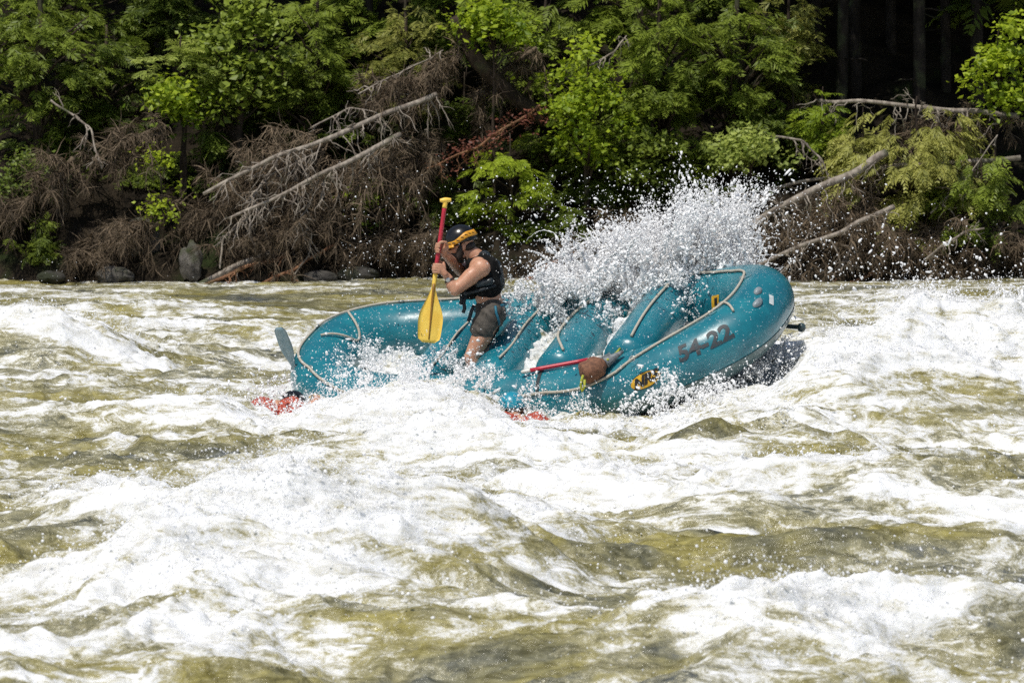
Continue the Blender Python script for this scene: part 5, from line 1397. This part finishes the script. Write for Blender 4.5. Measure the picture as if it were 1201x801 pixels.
# ------------------------------------------------------------------ rocks at the waterline
def rock(label, px, py, Y, sx, sz, seed):
    c = at(px, py, Y); k = Y / FPX
    n = 40; th = np.linspace(.02, math.pi - .02, 26); ph = np.linspace(0, 2 * math.pi, n, endpoint=False)
    T, Ph = np.meshgrid(th, ph, indexing='ij')
    d = np.stack([np.sin(T) * np.cos(Ph), np.sin(T) * np.sin(Ph), np.cos(T)], -1)
    f = 1 + .28 * perlin(d[..., 0] * 1.5 + seed, d[..., 2] * 1.5 + d[..., 1], 90) + .14 * perlin(d[..., 1] * 3 + seed, d[..., 2] * 3 + d[..., 0] * 2, 91) + .05 * perlin(d[..., 0] * 8 + seed, d[..., 2] * 8, 92)
    f = np.minimum(f, 1.05 + .1 * np.sin(seed))
    V = (d * f[..., None] * np.array([sx * k, sx * k * .8, sz * k]) + c).reshape(-1, 3)
    i = np.arange(25)[:, None] * n; j = np.arange(n)[None]
    dk = any(q in label for q in ('dark', 'mossy', 'flat', 'low'))
    o = obj('rock', mesh_np('rock', V, [np.stack([i + j, i + n + j, i + n + (j + 1) % n, i + (j + 1) % n], -1).reshape(-1, 4)]), M['rockdark' if dk else 'rock'])
    tag(o, label, 'rock', 'rocks along the far shoreline')
for a in [
    ('upright grey rock at the waterline left of the bleached log', 224, 308, 65.0, 13, 24, 1),
    ('broad brown rock under the mound of dead twigs', 135, 324, 65.1, 22, 12, 3),
    ('small mossy rock near the left end of the far shore', 60, 326, 65.0, 18, 9, 4),
    ('mossy rock at the waterline right of the reddish root', 420, 322, 65.0, 26, 10, 5),
    ('mossy boulder behind the splash below the brown log', 705, 315, 65.1, 30, 22, 7),
    ('low dark rock on the shore at the far right', 1165, 335, 65.0, 34, 10, 8),
    ('flat rock in the shade right of the pale stick', 1110, 338, 65.0, 20, 8, 9),
    ('dark brown rock behind the stern of the raft', 375, 326, 65.0, 22, 9, 10),
    ('tall brown rock face behind the sapling by the mound of twigs', 165, 285, 65.5, 26, 32, 11),
]: rock(*a)

# ------------------------------------------------------------------ tall conifers of the forest behind
def tall_conifer_meshes(sd, r, H, zc, R0, n, size=.42):
    mb = MB(); tr = bend((0, 0, -.6), (0, 0, H), 16, .008, sd); mb.tube(tr, r * np.linspace(1.1, .12, 16), 10)
    P, D, T = [], [], []
    nl = n
    for q in range(nl):
        z = zc + (H - zc) * RNG.random() ** 1.25; az = RNG.uniform(0, 2 * math.pi); L = R0 * (1 - .8 * (z - zc) / (H - zc)) * RNG.uniform(.6, 1.1)
        o = np.array([math.cos(az), math.sin(az), 0]); s = np.array([0, 0, z]); e = s + o * L + np.array([0, 0, -.22 * L])
        B = bend(s, e, 6, .05, q + sd, .08); mb.tube(B, r * .16 * np.linspace(1, .2, 6), 4)
        m = max(4, int(L * 7)); w = RNG.uniform(.25, 1, m)
        C = np.stack([np.interp(w, np.linspace(0, 1, 6), B[:, k]) for k in range(3)], -1) + RNG.normal(size=(m, 3)) * .05
        P.append(C); D.append(o[None] + RNG.normal(size=(m, 3)) * .6 * (1, 1, .3) + (0, 0, -.25)); T.append(np.clip(.4 + .3 * RNG.normal(size=m) * .5 + .3 * (w - .5), 0, 1))
    for q in range(8):                                # dead stubs on the bare lower trunk
        z = RNG.uniform(.8, zc); az = RNG.uniform(0, 2 * math.pi); s = np.array([0, 0, z]); mb.tube(bend(s, s + np.array([math.cos(az), math.sin(az), -.1]) * RNG.uniform(.2, .6), 5, .1, q), np.linspace(.016, .005, 5), 4)
    cr = MB(); frond_cluster(cr, np.vstack(P), np.vstack(D), size, np.concatenate(T), 7, .3, .13)
    return mb.mesh('trunk'), cr.mesh('crown')
PROTO = [tall_conifer_meshes(101, .075, 9.5, 1.7, 1.7, 95), tall_conifer_meshes(102, .075, 11, 3.2, 1.9, 90), tall_conifer_meshes(103, .06, 8.0, 1.2, 1.5, 95)]
def tall(px, Y, k, rot, label, group=None, sc=1.0):
    x = at(px, 100, Y)[0]; z = float(ground(x, Y))
    t = thing('tall_conifer', label, 'tree', (x, Y, z), group)
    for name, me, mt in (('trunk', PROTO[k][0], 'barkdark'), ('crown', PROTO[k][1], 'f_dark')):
        o = bpy.data.objects.new(name, me); COL.objects.link(o)
        if not me.materials: me.materials.append(M[mt])
        o.parent = t
    t.rotation_euler = (0, 0, rot); t.scale = (sc, sc, sc)
gl = 'forest trees at the back of the bank'
dark = 'tall dark conifer adding to the deep shade at the back of the bank'
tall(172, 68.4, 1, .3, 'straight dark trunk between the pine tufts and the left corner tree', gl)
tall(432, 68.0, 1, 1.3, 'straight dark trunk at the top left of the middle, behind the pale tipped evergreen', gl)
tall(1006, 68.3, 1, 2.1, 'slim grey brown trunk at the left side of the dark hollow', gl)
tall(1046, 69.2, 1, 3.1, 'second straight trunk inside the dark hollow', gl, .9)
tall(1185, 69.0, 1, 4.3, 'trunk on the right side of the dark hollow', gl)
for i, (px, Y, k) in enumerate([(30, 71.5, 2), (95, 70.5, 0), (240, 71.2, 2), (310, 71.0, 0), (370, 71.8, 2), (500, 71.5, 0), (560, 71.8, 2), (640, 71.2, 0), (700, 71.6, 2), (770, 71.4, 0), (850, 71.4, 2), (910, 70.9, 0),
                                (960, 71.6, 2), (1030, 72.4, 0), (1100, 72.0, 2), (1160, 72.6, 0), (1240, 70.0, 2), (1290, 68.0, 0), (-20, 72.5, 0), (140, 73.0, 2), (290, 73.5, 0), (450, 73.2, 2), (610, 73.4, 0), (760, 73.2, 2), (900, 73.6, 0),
                                (1080, 70.3, 1), (1130, 70.9, 1), (1220, 71.8, 1), (1330, 69.5, 2), (960, 69.0, 1), (1110, 68.6, 1), (1075, 67.4, 1), (985, 67.6, 1), (900, 68.6, 1), (1150, 67.8, 1), (1030, 71.0, 0), (1090, 71.4, 2), (970, 70.6, 2), (1150, 70.8, 0)]):  # extra conifers by the hollow, added so their crowns darken its ground
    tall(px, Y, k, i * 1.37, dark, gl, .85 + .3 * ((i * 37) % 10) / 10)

# ------------------------------------------------------------------ light, sky, camera
SUN = Vector((-.24, -.38, .90)).normalized()
el = math.asin(SUN.z); az = math.atan2(SUN.x, SUN.y)
w = bpy.data.worlds.new('World'); SC.world = w; w.use_nodes = True
nt = w.node_tree; bg = nt.nodes['Background']
sky = nt.nodes.new('ShaderNodeTexSky'); sky.sky_type = 'NISHITA'; sky.sun_disc = False
sky.sun_elevation = el; sky.sun_rotation = az; sky.air_density = 1.0; sky.dust_density = 1.2
nt.links.new(sky.outputs[0], bg.inputs[0]); bg.inputs[1].default_value = .085
ld = bpy.data.lights.new('sun', 'SUN'); ld.energy = 3.75; ld.angle = R(.53); ld.color = (1, .955, .88)
lo = bpy.data.objects.new('sun', ld); COL.objects.link(lo); lo.rotation_euler = SUN.to_track_quat('Z', 'Y').to_euler(); lo.location = (-20, 20, 40)

cd = bpy.data.cameras.new('camera'); cam = bpy.data.objects.new('camera', cd); COL.objects.link(cam)
cam.location = (0, 0, CAMH); cam.rotation_euler = (math.pi / 2 - PITCH, 0, 0)
cd.sensor_width = 36; cd.lens = 36 * FPX / W0; cd.clip_start = .5; cd.clip_end = 500
cd.dof.use_dof = True; cd.dof.focus_distance = 44.0; cd.dof.aperture_fstop = 9
SC.camera = cam
SC.view_settings.view_transform = 'Standard'; SC.view_settings.look = 'None'; SC.view_settings.exposure = 0; SC.view_settings.gamma = 1
SC.cycles.use_denoising = False
SC.cycles.sample_clamp_direct = 12; SC.cycles.max_bounces = 6; SC.cycles.diffuse_bounces = 4; SC.cycles.adaptive_threshold = .02; SC.cycles.transparent_max_bounces = 4
